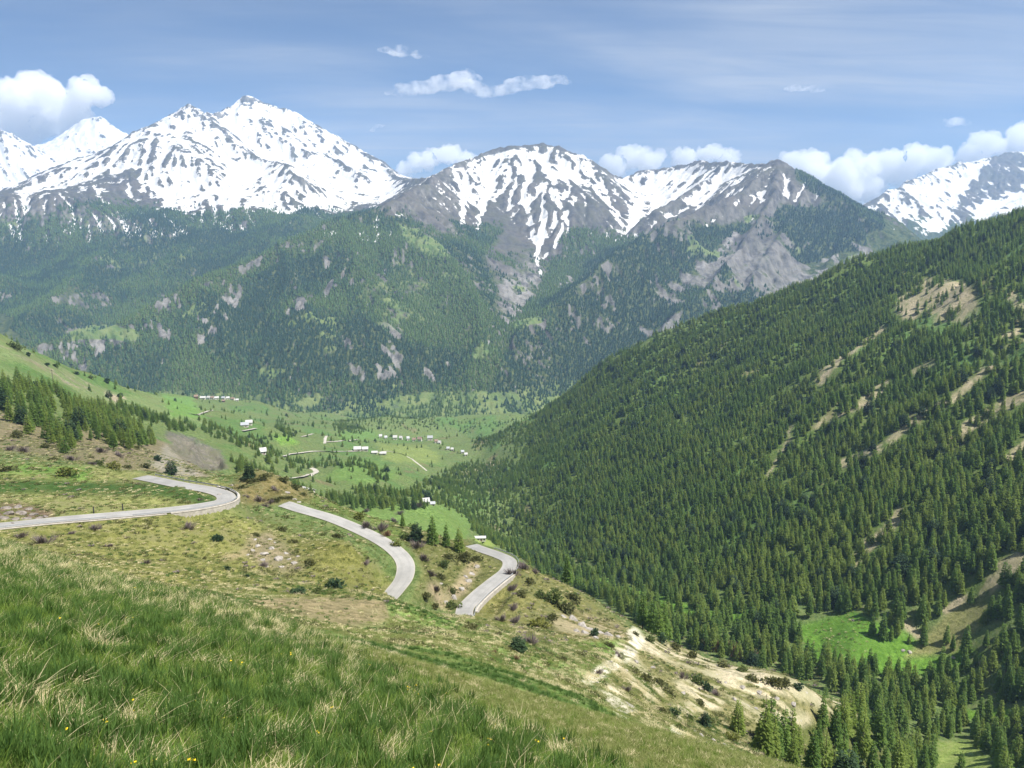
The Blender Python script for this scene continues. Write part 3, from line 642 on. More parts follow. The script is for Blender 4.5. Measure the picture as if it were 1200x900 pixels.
# valley lanes, fields
va = rng(520, 2300)
paint(va*sstep(.05, .35, nC+.4*nA), (96,126,70), .15, -.95, .5)
paint(va*sstep(.25, .5, nA-.3*nC), (120,116,84), .3, -.7, .5)
for poly, c in [([(320,508),(342,512),(350,520),(330,522)], (114,148,66)), ([(395,602),(440,588),(530,590),(560,605),(540,640),(480,625),(420,612)], (112,138,74)), ([(400,540),(440,538),(470,560),(420,570),(380,560)], (108,136,72)), ([(440,520),(500,522),(520,545),(450,540)], (128,142,82)), ([(395,505),(440,505),(450,515),(400,518)], (108,138,74)), ([(190,462),(225,466),(240,490),(200,488)], (112,146,76)), ([(545,632),(580,630),(585,640),(550,640)], (150,166,90))]:
    paint(va*rng(520, 2300)*poly_mask(px, py, poly, 3), c, .15, -1, .15)
paint(rng(400, 900)*poly_mask(px, py, [(194,509),(212,511),(258,529),(266,550),(240,552),(202,528)], 3), (128,122,112), .2, -.04, .5)
NA_ = dict(alb=ALB, dry=DRY, stone=STO, tuft=TUF)
# ------------------------------------------------------------------ ground, roads
link('hillside', NS.mesh('hillside', NA_), near_material(), kind='structure')
link('mountains', FS.mesh('mountains', FA), far_material(), kind='structure')
def ribbon(name, R, hw, mat, zoff, step=1, **props):
    """paved strip along a centre line R (n,3), five points across"""
    V = []; Fc = []; A = []; n = len(R)
    for i in range(n):
        d = (R[min(i+1, n-1)]-R[max(i-1, 0)])[:2]; d /= np.linalg.norm(d)+1e-9; nr = np.array([-d[1], d[0], 0])
        for k in (-1, -.5, 0, .5, 1): V.append(R[i]+nr*hw*k+np.array([0, 0, zoff-.03*abs(k)])); A.append(k)
        if i:
            for k in range(4): q = 5*(i-1)+k; Fc.append((q, q+1, q+6, q+5))
    return link(name, np_mesh(name, V, Fc, True, {'across': A}), mat, kind='structure', **props)
asph = road_material()
for k in ('high', 'mid', 'low'):
    R_ = ROADS[k].copy(); n_ = len(R_); fade = lambda m: np.clip(1-np.arange(m)/(m-1), 0, 1)**1.5*1.6
    if k == 'mid': R_[-7:, 2] -= fade(7)[::-1]
    else: R_[:6, 2] -= fade(6)
    ribbon('road', R_, 2.6 if k != 'low' else 2.5, asph, .10)
gravel = flat('pale_gravel_lane', (.40, .37, .315), .95, .1, .3, .6)
def lane(pts, hw, y0, y1=2600, name='lane', step=6., zo=.4):
    P0 = smooth_line([(a, b) for a, b in pts], 10); R = []
    for a, b in P0:
        h = NS.hit(a, b, y0, y1)
        if h is not None and (not R or abs(h[1]-R[-1][1]) < 90): R.append(h)
    if len(R) < 3: return
    R = np.array(R)
    for it in range(14 if name == 'dirt_track' else 3):
        R[1:-1] = (R[:-2]+R[1:-1]*2+R[2:])/4
    # resample, drape
    d = np.r_[0, np.cumsum(np.hypot(*np.diff(R[:, :2], axis=0).T))]; m = max(int(d[-1]/step), 4); t = np.linspace(0, d[-1], m)
    R = np.stack([np.interp(t, d, R[:, 0]), np.interp(t, d, R[:, 1]), 0*t], 1); R[:, 2] = NS.z(R[:, 0], R[:, 1])
    ribbon(name, R, hw, gravel, zo)
for pts, hw, y0 in [([(222,489),(236,484),(247,481),(256,477),(262,472),(270,469),(279,467)], 3.2, 900), ([(331,535),(339,532),(348,531),(365,529),(385,529),(405,529),(425,528)], 3.4, 650), ([(331,561),(345,560),(360,557),(370,554),(369,551),(364,549)], 3, 560),
                    ([(380,520),(381,514),(384,508)], 2.6, 900), ([(381,518),(400,517),(420,515),(436,513),(441,510)], 2.8, 900), ([(352,512),(361,510),(368,508),(375,506)], 2.4, 900), ([(283,505),(291,503.5),(299,502)], 4, 800), ([(440,531),(455,529),(475,534),(490,544),(500,552)], 1.6, 900)]:
    lane(pts, hw, y0)

# ------------------------------------------------------------------ plants: source shapes
def tube(p0, p1, r0, r1, k=6):
    p0, p1 = np.array(p0, float), np.array(p1, float); d = p1-p0; d /= np.linalg.norm(d)+1e-9
    a = np.cross(d, [0, 0, 1] if abs(d[2]) < .9 else [1, 0, 0]); a /= np.linalg.norm(a); b = np.cross(d, a)
    an = np.arange(k)*2*math.pi/k; c = np.cos(an)[:, None]*a+np.sin(an)[:, None]*b
    V = np.vstack([p0+c*r0, p1+c*r1]); Fc = [(i, (i+1) % k, k+(i+1) % k, k+i) for i in range(k)]
    return V, np.array(Fc)
def join(parts):
    V = []; Fc = []; o = 0
    for v, f in parts: V.append(v); Fc.append(f+o); o += len(v)
    return np.vstack(V), np.vstack(Fc)
def sprays(p, d, s, w, rng, droop=.35):
    """one leaf-spray quad at each point p, pointing along d"""
    n = len(p); d = d/(np.linalg.norm(d, axis=1)[:, None]+1e-9)
    a = np.cross(d, [0, 0, 1.]); a /= np.linalg.norm(a, axis=1)[:, None]+1e-9
    b = np.cross(a, d); an = rng.normal(0, .6, n)[:, None]; a = a*np.cos(an)+b*np.sin(an)
    tip = p+d*s[:, None]-np.array([0, 0, 1.])*(droop*s*rng.uniform(.3, 1.3, n))[:, None]; mid = p+d*s[:, None]*.45
    V = np.stack([p-d*s[:, None]*.25, mid-a*w[:, None], tip, mid+a*w[:, None]], 1).reshape(-1, 3)
    return V, np.arange(4*n).reshape(n, 4)
def conifer(seed, n=420, R=.17, base=.10, power=.8, size=.075, kind='larch'):
    """a crown of unit height with branch whorls, gaps and ragged outline; and its trunk with bare limbs"""
    r = np.random.default_rng(seed); nw = 15
    lev = np.sort(base+(1-base)*(np.arange(nw)+r.uniform(-.3, .3, nw))/nw); arm = r.uniform(.7, 1.2, (nw, 9)); ang = r.uniform(0, 6.28, nw)
    t0 = r.uniform(0, 1, n); wgt = 1-np.sqrt(1-t0*.985)
    wi = np.clip(np.searchsorted(lev, base+(1-base)*wgt), 0, nw-1); bi = r.integers(0, 9, n)
    t = np.clip(lev[wi]+r.normal(0, .012, n), base*.8, .99)
    env = R*np.clip(1-t, 0, 1)**power*arm[wi, bi]+.006
    th = ang[wi]+bi*6.283/9+r.normal(0, .16, n); rr = env*np.sqrt(r.uniform(.05, 1, n))
    z = t+.10*rr/R*R*(1 if kind == 'pine' else -.6)+0*rr
    p = np.stack([np.cos(th)*rr, np.sin(th)*rr, z], 1)
    d = np.stack([np.cos(th+r.normal(0, .5, n)), np.sin(th+r.normal(0, .5, n)), r.uniform(-.25, .35, n)+.7*(t > .93)], 1)
    s = size*(.55+.75*(1-t))*r.uniform(.7, 1.3, n)
    V, Fc = sprays(p, d, s, s*r.uniform(.26, .42, n), r); tint = np.repeat(r.uniform(0, 1, n), 4)
    parts = [tube((0, 0, -.03), (.003, .002, .5), .016, .010), tube((.003, .002, .5), (0, 0, .97), .010, .002, 5)]
    for k in range(9):
        a = r.uniform(0, 6.28); h = r.uniform(base*.6, .6); L = R*(1-h)*.8; parts.append(tube((0, 0, h), (math.cos(a)*L, math.sin(a)*L, h+.01), .004, .0015, 4))
    return (V, Fc, tint), join(parts)
def bush(seed, n=260, flatn=.75, leaf=.12, twig=False):
    """a low crown of unit width on several stems"""
    r = np.random.default_rng(seed); nl = 7; c = np.stack([r.normal(0, .2, nl), r.normal(0, .2, nl), r.uniform(.2, .5, nl)*flatn], 1); c[0] = (0, 0, .42*flatn); rad = r.uniform(.16, .30, nl)
    li = r.integers(0, nl, n); v = r.normal(0, 1, (n, 3)); v /= np.linalg.norm(v, axis=1)[:, None]
    p = c[li]+v*(rad[li]*r.uniform(.45, 1.05, n))[:, None]*[1, 1, flatn]; p[:, 2] = np.maximum(p[:, 2], .02)
    st = []
    for k in range(nl): st.append(tube((c[k][0]*.2, c[k][1]*.2, -.05), c[k], .022, .008, 4))
    if twig:
        b = np.stack([p[:, 0]*.25, p[:, 1]*.25, np.zeros(n)-.03], 1); b = b*.55+p*.45*np.array([1, 1, .9]); dd = p-b
        s = np.linalg.norm(dd, axis=1)*1.3; V, Fc = sprays(b, dd, s, np.full(n, .012), r, -.05)
    else:
        s = leaf*r.uniform(.6, 1.4, n); V, Fc = sprays(p, v+[0, 0, .3], s, s*r.uniform(.35, .55, n), r, .2)
    return (V, Fc, np.repeat(r.uniform(0, 1, n), 4)), join(st)
def tuft(seed, n, h, spread, wid, lean):
    """a tuft of bent blades"""
    r = np.random.default_rng(seed); a = r.uniform(0, 6.28, n); rr = spread*np.sqrt(r.uniform(0, 1, n)); b = np.stack([np.cos(a)*rr, np.sin(a)*rr, np.full(n, -.02)], 1)
    da = a+r.normal(0, .9, n); ln = lean*r.uniform(.2, 1.5, n); H = h*r.uniform(.45, 1.15, n); out = np.stack([np.cos(da), np.sin(da), 0*da], 1)
    sd = np.stack([-np.sin(da+r.normal(0, .8, n)), np.cos(da), 0*da], 1)*(wid*r.uniform(.6, 1.3, n))[:, None]
    V = []; 
    for t, w in ((0, 1.), (.4, .95), (.75, .6), (1., .08)):
        c = b+out*(ln*H*t*t)[:, None]+np.stack([0*H, 0*H, H*(t-.28*ln*t*t)], 1); V += [c-sd*w, c+sd*w]
    V = np.stack(V, 1).reshape(-1, 3); base = np.arange(n)[:, None]*8
    Fc = np.concatenate([base+np.array([[0, 1, 3, 2]])+2*k for k in range(3)], 0)
    return V, Fc, np.repeat(r.uniform(0, 1, n), 8)
def proto(coll, name, geo, mat, extra=None):
    V, Fc, tint = geo; ml = [mat]
    if extra is not None:
        v2, f2 = extra[0]; nF = len(Fc); Fc = np.vstack([Fc, f2+len(V)]); V = np.vstack([V, v2]); tint = np.r_[tint, np.zeros(len(v2))]; ml.append(extra[1])
    me = np_mesh(name, V, Fc, False, {'tint': tint})
    for m in ml: me.materials.append(m)
    if extra is not None:
        mi = np.zeros(len(Fc), np.int32); mi[nF:] = 1; me.polygons.foreach_set('material_index', mi)
    o = bpy.data.objects.new(name, me); coll.objects.link(o); return o
def scatter(name, coll, P, rz, sc, idx, tilt=None, **props):
    """one object that repeats the shapes of a collection at many points"""
    n = len(P); me = bpy.data.meshes.new(name); me.vertices.add(n); me.vertices.foreach_set('co', np.asarray(P, np.float32).ravel())
    a = me.attributes.new('rot', 'FLOAT_VECTOR', 'POINT'); rv = np.zeros((n, 3), np.float32); rv[:, 2] = rz
    if tilt is not None: rv[:, :2] = tilt
    a.data.foreach_set('vector', rv.ravel())
    a = me.attributes.new('scl', 'FLOAT_VECTOR', 'POINT'); a.data.foreach_set('vector', np.asarray(sc, np.float32).ravel())
    a = me.attributes.new('idx', 'INT', 'POINT'); a.data.foreach_set('value', np.asarray(idx, np.int32))
    o = link(name, me, None, kind='stuff', **props)
    g = bpy.data.node_groups.new(name, 'GeometryNodeTree'); g.interface.new_socket('Geometry', in_out='INPUT', socket_type='NodeSocketGeometry'); g.interface.new_socket('Geometry', in_out='OUTPUT', socket_type='NodeSocketGeometry')
    N = g.nodes; gi = N.new('NodeGroupInput'); go = N.new('NodeGroupOutput'); ip = N.new('GeometryNodeInstanceOnPoints'); ci = N.new('GeometryNodeCollectionInfo')
    ci.inputs['Collection'].default_value = coll; ci.inputs['Separate Children'].default_value = True; ci.inputs['Reset Children'].default_value = True
    ip.inputs['Pick Instance'].default_value = True
    def na(nm, tp):
        x = N.new('GeometryNodeInputNamedAttribute'); x.data_type = tp; x.inputs['Name'].default_value = nm; return [q for q in x.outputs if q.enabled and q.name == 'Attribute'][0]
    L = g.links.new
    L(gi.outputs[0], ip.inputs['Points']); L(ci.outputs[0], ip.inputs['Instance']); L(na('idx', 'INT'), ip.inputs['Instance Index']); L(na('scl', 'FLOAT_VECTOR'), ip.inputs['Scale']); L(ip.outputs[0], go.inputs[0])
    er_ = N.new('FunctionNodeEulerToRotation'); L(na('rot', 'FLOAT_VECTOR'), er_.inputs[0]); L(er_.outputs[0], ip.inputs['Rotation'])
    md = o.modifiers.new('repeat', 'NODES'); md.node_group = g
    return o

# ------------------------------------------------------------------ conifers
LARCH = [conifer(100+i, 900, (.125, .145, .16, .135, .18)[i], (.06, .10, .05, .14, .08)[i], (.85, .95, .8, .9, 1.)[i], .052) for i in range(5)]
SPRING = [conifer(200+i, 800, (.15, .18, .14)[i], .07, .8, .052) for i in range(3)]
PINE = [conifer(300+i, 800, (.26, .30)[i], .12, .55, .075, 'pine') for i in range(2)]
def as_mesh(name, geo, mat):
    me = np_mesh(name, geo[0], geo[1], False, {'tint': geo[2]} if len(geo) > 2 else None); me.materials.append(mat); return me
TREES = {'larch': [(as_mesh('crown', c, M['larch']), as_mesh('trunk', t, M['bark'])) for c, t in LARCH],
         'spring': [(as_mesh('crown', c, M['larch_spring']), as_mesh('trunk', t, M['bark'])) for c, t in SPRING],
         'pine': [(as_mesh('crown', c, M['pine']), as_mesh('trunk', t, M['bark'])) for c, t in PINE]}
N_TREE = 0
def tree(p, h, kind, label, group=None, wide=1., name='larch_tree', cat='tree'):
    global N_TREE; N_TREE += 1
    o = empty(name, p, RNG.uniform(0, 6.28), label=label, category=cat); o.scale = (h*wide, h*wide, h)
    if group: o['group'] = group
    cr, tr = TREES[kind][RNG.integers(len(TREES[kind]))]
    link('crown', cr, None, o); link('trunk', tr, None, o); return o
def vis(S_, x, y, ztop, tol=.0):
    u = x/y; L = np.log(y); return ztop/y > S_.samp(S_.M, u, L-.01)+tol
def infr(x, y, z, m=25):
    a, b = project(x/y, z/y); return (a > -m) & (a < 1200+m) & (b > -m) & (b < 900+m)
FOR = ws*(1-.88*np.clip(SCW*1.2, 0, 1))*sstep(-.75, -.35, nA+.5*nC)
vb = rng(235, 640)*poly_mask(qx, qy, [(640,640),(700,660),(800,680),(1000,690),(1300,640),(1300,960),(940,960),(930,880),(955,850),(985,838),(1025,842),(960,800),(850,772),(770,748),(720,712),(660,680)], 5)
vb = np.maximum(vb, 1.*ft*sstep(-.4, .2, nB+nA))
vb = np.maximum(vb, .75*rng(330, 900)*poly_mask(qx, qy, [(572,596),(640,590),(700,640),(720,700),(655,690),(610,660),(585,640)], 4))
MEAD = np.maximum.reduce([vm, rng(270, 620)*S([(690,680),(760,702),(830,722),(900,722)], 6, 3)*sstep(-.25, -.05, nB), rng(270, 420)*poly_mask(qx, qy, [(1105,830),(1215,830),(1215,846),(1105,842)], 3), rng(300, 480)*poly_mask(qx, qy, [(1060,770),(1130,700),(1150,690),(1160,720),(1120,765)], 6), rng(220, 330)*poly_mask(qx, qy, [(1095,868),(1135,866),(1160,890),(1150,930),(1090,930)], 4)])
vb = vb*(1-SC); FOR = np.maximum(FOR*(1-MEAD), .80*vb*(1-MEAD))
grove = rng(320, 760)*np.maximum.reduce([poly_mask(qx, qy, [(0,452),(20,448),(60,470),(62,505),(96,508),(85,535),(55,522),(25,500),(0,495)], 4), poly_mask(qx, qy, [(68,470),(110,478),(150,482),(165,508),(180,520),(150,528),(110,518),(80,500)], 5), .9*poly_mask(qx, qy, [(140,472),(200,482),(245,492),(245,503),(205,505),(180,498),(150,492)], 5), .7*poly_mask(qx, qy, [(265,545),(295,548),(300,562),(270,560)], 4), .6*S([(45,455),(70,465)], 4)])
FOR = np.maximum(FOR, grove*.62); FOR = np.maximum(FOR, .85*rng(640, 1300)*poly_mask(qx, qy, [(478,574),(515,558),(548,542),(600,540),(660,600),(660,660),(585,642),(560,628),(545,605),(515,590)], 4))
vt = rng(560, 2300)*np.maximum.reduce([S([(372,590),(420,592),(470,592),(495,592)], 5, 3), S([(345,575),(365,588),(400,600)], 4, 3), S([(420,575),(470,580),(520,584),(560,590)], 5, 4)*.8, S([(300,515),(340,512),(330,500)], 5, 4)*.6, S([(255,560),(290,560),(320,565)], 6, 4)*.8, S([(240,500),(290,520),(310,545),(330,552)], 6, 4)*.5, S([(310,520),(330,545),(400,545)], 6, 4)*.35, S([(385,540),(430,550),(450,560)], 6, 4)*.5, S([(400,500),(470,495),(540,500),(600,505)], 7, 4)*.75, S([(540,500),(600,498),(620,510),(560,520)], 6, 4)*.9, S([(460,600),(467,612)], 3, 2)*.0])
vt = np.maximum(.75*vt, .07*rng(700, 2300)*sstep(0, .2, nA)); FOR = np.maximum(FOR, vt*(qx < 640))
def jitter_grid(x0, x1, y0, y1, sp):
    gx_, gy_ = np.meshgrid(np.arange(x0, x1, sp), np.arange(y0, y1, sp)); gx_ = gx_.ravel(); gy_ = gy_.ravel()
    return gx_+RNG.uniform(-.45, .45, len(gx_))*sp, gy_+RNG.uniform(-.45, .45, len(gx_))*sp
tx, ty = jitter_grid(-750, 1500, 140, 2150, 5.3)
k = (np.abs(tx/ty) < .9); tx, ty = tx[k], ty[k]
dens = NS.samp(FOR, tx/ty, np.log(ty)); dens = dens*(1-.75*sstep(.20, .40, fbm(((ty*.96-tx*.28)+25*fbm(tx/160, ty/160, 2, 402))/26, (tx*.96+ty*.28)/260, 3, 403))*(ty > 480)*(tx > 40)); k = RNG.uniform(0, 1, len(tx)) < dens*(.55+.45*(ty < 1700)); tx, ty = tx[k], ty[k]
tz = NS.z(tx, ty); hh = 12.2*RNG.uniform(.68, 1.28, len(tx))*np.where((ty < 430) & (tx > 0), 1.12, 1.)*np.where(tx < 0, .85, 1)*np.where((tx < 60) & (ty > 700), .8, 1)*(1-.10*sstep(500, 800, ty))
k = vis(NS, tx, ty, tz+hh, -.004); tx, ty, tz, hh = tx[k], ty[k], tz[k], hh[k]
# trees set down one by one: where they stand in the photograph, their height there, kind, description
SOLO = [
 (472,619,22,'larch','small dark conifer on the grassy knob between the two lower roads'), (488,634,26,'pine','broad dark pine among larches above the lower road bend'), (507,638,42,'larch','tallest larch of the clump above the lower road bend'), (523,641,33,'larch','slim larch between two bushier ones above the lower road bend'), (538,647,36,'spring','bright bushy larch nearest the lower road bend'),
 (908,888,70,'larch','tall dark larch in the scrub at the foot of the pale eroded slope'), (864,858,52,'spring','slender thin-crowned larch standing alone on the pale eroded slope'), (934,884,48,'spring','light green larch beside the tall dark one on the eroded slope'), (826,850,22,'pine','dark young conifer in bushes left of the lone larch on the eroded slope'),
 (1034,749,40,'larch','biggest larch jutting into the bright green meadow'), (1022,744,28,'larch','larch on the shaded side of the meadow clump'), (1051,745,26,'spring','pale young larch at the sunny end of the meadow clump'), (1044,750,22,'larch','short larch tucked in front of the meadow clump'),
 (1065,754,15,'larch','smallest lone conifer at the edge of the bright meadow'), (1082,756,29,'larch','lone larch by the stony patch above the bright meadow'), (1109,753,27,'larch','larch on the dry bank above the bright meadow'), (1116,762,24,'larch','bushy larch beside the tall one on the meadow bank'), (1131,768,46,'larch','tallest larch on the dry bank beside the bright meadow'), (1137,708,26,'larch','larch beside the pale track high on the dry bank'),
 (201,556,20,'pine','broad dark pine beside the upper road where it leaves the bend'),(292,561,22,'pine','dark round pine behind the scrubby knoll'),
]
used = []
for qx_, qy_, hp, kd, lab in SOLO:
    y1 = 330 if qx_ < 600 and qy_ > 600 else (250 if 800 < qx_ < 950 and qy_ > 800 else 700)
    p = NS.hit(qx_, qy_, 60, y1)
    if p is None: print('no hit', lab); continue
    h = hp*p[1]/F*1.02; p[2] -= .2; tree(p, h, kd, lab, None, 1.25 if kd == 'pine' else 1.05, 'pine_tree' if kd == 'pine' else 'larch_tree'); used.append(p)
# the 300 largest of the rest are trees of their own
ok = infr(tx, ty, tz+hh*.5, 4) & vis(NS, tx, ty, tz+hh*.75) 
for p in used: ok &= np.hypot(tx-p[0], ty-p[1]) > 2.5
sz = np.where(ok, hh/ty, 0); order = np.argsort(-sz)[:300-sum(1 for s_ in SOLO if s_[3] != 'pine')]
pick = np.zeros(len(tx), bool); pick[order] = True
ppx, ppy = project(tx/ty, tz/ty)
for i in order:
    if ppx[i] < 420: kd = 'spring' if (RNG.uniform() < .5 and ppy[i] > 490 and ppx[i] < 100) else ('larch' if RNG.uniform() < .85 else 'pine'); kd = 'larch' if kd == 'pine' else kd; z = ('larch in the grove on the stony slope above the upper road', 'larches of the grove above the upper road')
    elif ppx[i] < 960 and ppy[i] > 840: kd = 'spring' if RNG.uniform() < .5 else 'larch'; z = ('larch among scrub right under the pale eroded slope', 'larches at the foot of the eroded slope')
    elif ppy[i] < 760: kd = 'larch'; z = ('dark green larch in the wood just above the bright meadow', 'larches of the wood above the bright meadow')
    elif ppx[i] < 1010: kd = 'spring' if RNG.uniform() < .45 else 'larch'; z = ('larch in the wood at the foot of the pale eroded slope', 'larches of the wood below the eroded slope')
    else: kd = 'spring' if RNG.uniform() < .3 else 'larch'; z = ('larch in the valley wood between the two bright meadows', 'larches of the wood between the meadows')
    tree((tx[i], ty[i], tz[i]-.2), hh[i], kd, z[0], z[1])
wc = bpy.data.collections.new('wood_shapes')
for i, (c, t) in enumerate(LARCH): proto(wc, 'a%d_larch' % i, c, M['larch'], (t, M['bark']))
for i, (c, t) in enumerate(SPRING): proto(wc, 'b%d_larch' % i, c, M['larch_spring'], (t, M['bark']))
for i, (c, t) in enumerate(PINE): proto(wc, 'c%d_pine' % i, c, M['pine'], (t, M['bark']))
r_ = ~pick; n = int(r_.sum()); q = RNG.uniform(0, 1, n); ax_, al_ = tx[r_]*.96+ty[r_]*.28, ty[r_]*.96-tx[r_]*.28; nn_ = .7*fbm(tx[r_]/90, ty[r_]/90, 3, 400)+1.1*fbm((al_+25*fbm(tx[r_]/160, ty[r_]/160, 2, 402))/48, ax_/420, 3, 401)
idx = np.where(q < .62-.75*nn_-.25*sstep(700, 380, ty[r_]), RNG.integers(0, 5, n), np.where(q < .97, RNG.integers(5, 8, n), RNG.integers(8, 10, n)))
wid_ = RNG.uniform(.95, 1.4, n)
scatter('forest', wc, np.stack([tx[r_], ty[r_], tz[r_]-.2], 1), RNG.uniform(0, 6.28, n), np.stack([hh[r_]*wid_, hh[r_]*wid_, hh[r_]], 1), idx, label='larch forest covering the opposite slope and valley floor', category='forest')
print('near trees', len(tx), 'own', N_TREE)
# far woods
fc_ = bpy.data.collections.new('far_wood_shapes')
for i in range(9):
    r = np.random.default_rng(500+i); parts = []; 
    for b0, b1, rd in ((.06, .62, .26), (.32, .86, .19), (.6, 1.02, .12)):
        kk = 6; an = np.arange(kk)*2*math.pi/kk+r.uniform(0, 6); rr = rd*r.uniform(.7, 1.25, kk)
        V = np.vstack([np.stack([np.cos(an)*rr, np.sin(an)*rr, b0+r.uniform(-.05, .05, kk)], 1), [[0, 0, b1], [0, 0, b0+.1]]]); Fc = [(j, (j+1) % kk, kk) for j in range(kk)]+[((j+1) % kk, j, kk+1) for j in range(kk)]
        parts.append((V, np.array(Fc)))
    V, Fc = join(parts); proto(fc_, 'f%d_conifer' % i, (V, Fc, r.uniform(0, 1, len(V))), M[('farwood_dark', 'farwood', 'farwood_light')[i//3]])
fx, fy = jitter_grid(-4600, 3300, 2150, 5600, 9.)
k = (np.abs(fx/fy) < .80); fx, fy = fx[k], fy[k]; fd = FS.samp(FA['forest'], fx/fy, np.log(fy)); md = FS.samp(FA['meadow'], fx/fy, np.log(fy))
prob = sstep(.30, .75, fd+.35*fbm(fx/120, fy/120, 4, 410))*.9+.10*(md > .3)+.45*(md > .3)*sstep(.12, .3, fbm(fx/90, fy/90, 3, 411))
k = RNG.uniform(0, 1, len(fx)) < prob; fx, fy = fx[k], fy[k]; fz = FS.z(fx, fy); fh = RNG.uniform(10, 17, len(fx))
k = vis(FS, fx, fy, fz+fh, -.003) & vis(NS, fx, np.minimum(fy, 2690), (fz+fh)/fy*np.minimum(fy, 2690), -.004); fx, fy, fz, fh = fx[k], fy[k], fz[k], fh[k]; n = len(fx)
w_ = RNG.uniform(.95, 1.35, n)
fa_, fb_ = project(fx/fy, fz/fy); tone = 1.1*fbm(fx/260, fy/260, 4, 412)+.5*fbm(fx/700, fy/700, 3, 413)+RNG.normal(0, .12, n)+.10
for poly_, dv in (([(800,250),(917,187),(1075,292),(950,400),(560,480),(600,400),(700,312)], -.30), ([(590,395),(700,300),(800,245),(780,225),(690,270),(620,350)], .22), ([(0,250),(330,248),(250,300),(60,380),(0,380)], -.05), ([(400,260),(520,300),(580,370),(540,420),(430,380)], .25), ([(60,395),(230,332),(400,258),(430,270),(250,345),(90,400)], .15), ([(230,340),(420,290),(500,440),(250,450)], -.16)):  # relief shading put into tree colour
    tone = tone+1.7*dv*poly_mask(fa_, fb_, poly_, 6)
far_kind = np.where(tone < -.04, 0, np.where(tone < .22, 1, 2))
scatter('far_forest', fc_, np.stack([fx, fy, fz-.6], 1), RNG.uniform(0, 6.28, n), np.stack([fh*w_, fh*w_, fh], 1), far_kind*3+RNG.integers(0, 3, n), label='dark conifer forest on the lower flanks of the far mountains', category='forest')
print('far trees', n)

# ------------------------------------------------------------------ grass
gcoll = bpy.data.collections.new('grass_shapes')
GS = [('grass_green', 50, .26, .12, .0050, .6), ('grass_green', 46, .21, .15, .0052, .8), ('grass_lush', 60, .33, .10, .0055, .35), ('grass_lush', 50, .25, .12, .0055, .5), ('grass_short', 50, .13, .16, .005, 1.0), ('grass_short', 44, .17, .16, .005, .9), ('grass_dry', 46, .15, .13, .005, 1.5), ('grass_dry', 16, .36, .10, .003, .8), ('grass_dry', 50, .09, .15, .006, 1.9)]
for i, (m_, n_, h_, s_, w2, l_) in enumerate(GS): proto(gcoll, 'g%d_tuft' % i, tuft(600+i, n_, h_, s_, w2, l_), M[m_])
_r = np.random.default_rng(77); _fl = []; _st = []
for k in range(3):
    a_ = _r.uniform(0, 6.28); x_, y_ = .09*math.cos(a_), .09*math.sin(a_); h_ = _r.uniform(.14, .24); an_ = np.arange(9)*2*math.pi/9; _st.append(tube((x_*.6, y_*.6, -.02), (x_, y_, h_), .003, .002, 4))
    rr_ = np.where(np.arange(9) % 2, .011, .020); V = np.vstack([np.stack([x_+np.cos(an_)*rr_, y_+np.sin(an_)*rr_, np.full(9, h_+.006)], 1), [[x_, y_, h_+.012], [x_, y_, h_-.004]]]); _fl.append((V, np.array([(j, (j+1) % 9, 9, 9) for j in range(9)]+[((j+1) % 9, j, 10, 10) for j in range(9)])))
proto(gcoll, 'g9_dandelion', (*join(_fl), np.zeros(33)), M['petal'], (join(_st), M['grass_green']))
BARE = np.maximum(rng(105, 165)*poly_mask(qx, qy, [(285,704),(330,699),(420,699),(452,704),(458,722),(450,738),(400,737),(335,720)], 3)*.9, 0)
def grass(N_, u0, u1, y0, y1, ex, pick_, size, name, **props):
    u = RNG.uniform(u0, u1, N_); a, b = y0**ex, y1**ex; y = (a+(b-a)*RNG.uniform(0, 1, N_))**(1/ex); x = u*y; z = NS.z(x, y)
    k = infr(x, y, z, 60) & vis(NS, x, y, z+.5, -.002); x, y, z = x[k], y[k], z[k]; n = len(x)
    k = RNG.uniform(0, 1, n) > NS.samp(BARE, x/y, np.log(y)); x, y, z = x[k], y[k], z[k]; n = len(x)
    idx, s = pick_(x, y, n); s = s*size(y)*RNG.uniform(.75, 1.25, n)
    lean = np.stack([RNG.normal(-.10, .12, n), RNG.normal(.12, .12, n)], 1)
    if name == 'grass':
        a_, b_ = project(x/y, z/y); tall = sstep(-40, 60, (440+(b_-780)*2.17)+35*fbm(x/2.2, y/2.2, 3, 425)-a_)
        sh = RNG.uniform(0, 1, n) > tall; idx = np.where(sh, np.where(RNG.uniform(0, 1, n) < .8, RNG.integers(4, 6, n), np.where(RNG.uniform(0, 1, n) < .5, 8, 0)), idx); s = np.where(sh, s*.72, s)
    scatter(name, gcoll, np.stack([x, y, z-.01], 1), RNG.uniform(0, 6.28, n), np.stack([s*(1+y/90), s*(1+y/90), s], 1), idx, lean, **props); print(name, n)
def pk_brow(x, y, n):
    a = fbm(x/.55, y/.55, 3, 420); b = fbm(x/2.6, y/2.6, 3, 421); q = RNG.uniform(0, 1, n); g = sstep(16, 34, y)
    dry = sstep(-.03, .36, a*(.8+.4*g)+.30*b-.02+.20*g); c = fbm(x/.42, y/.42, 2, 423)+.3*b
    i = np.where(q < dry, np.where(RNG.uniform(0, 1, n) < .12, 7, np.where(RNG.uniform(0, 1, n) < .5, 6, 8)), np.where(c > .11, RNG.integers(2, 4, n), np.where(RNG.uniform(0, 1, n) < .68, RNG.integers(0, 2, n), RNG.integers(4, 6, n))))
    i = np.where(RNG.uniform(0, 1, n) < .018, 7, i); i = np.where((RNG.uniform(0, 1, n) < .006) & (b > -.1), 9, i)
    return i, np.where((i == 2) | (i == 3), 1.12, .95)*(1+.25*g)
grass(66000, -.86, .62, 1.6, 75, .62, pk_brow, lambda y: .72+.008*y, 'grass', label='tall mixed green and straw-coloured grass on the near brow', category='grass')
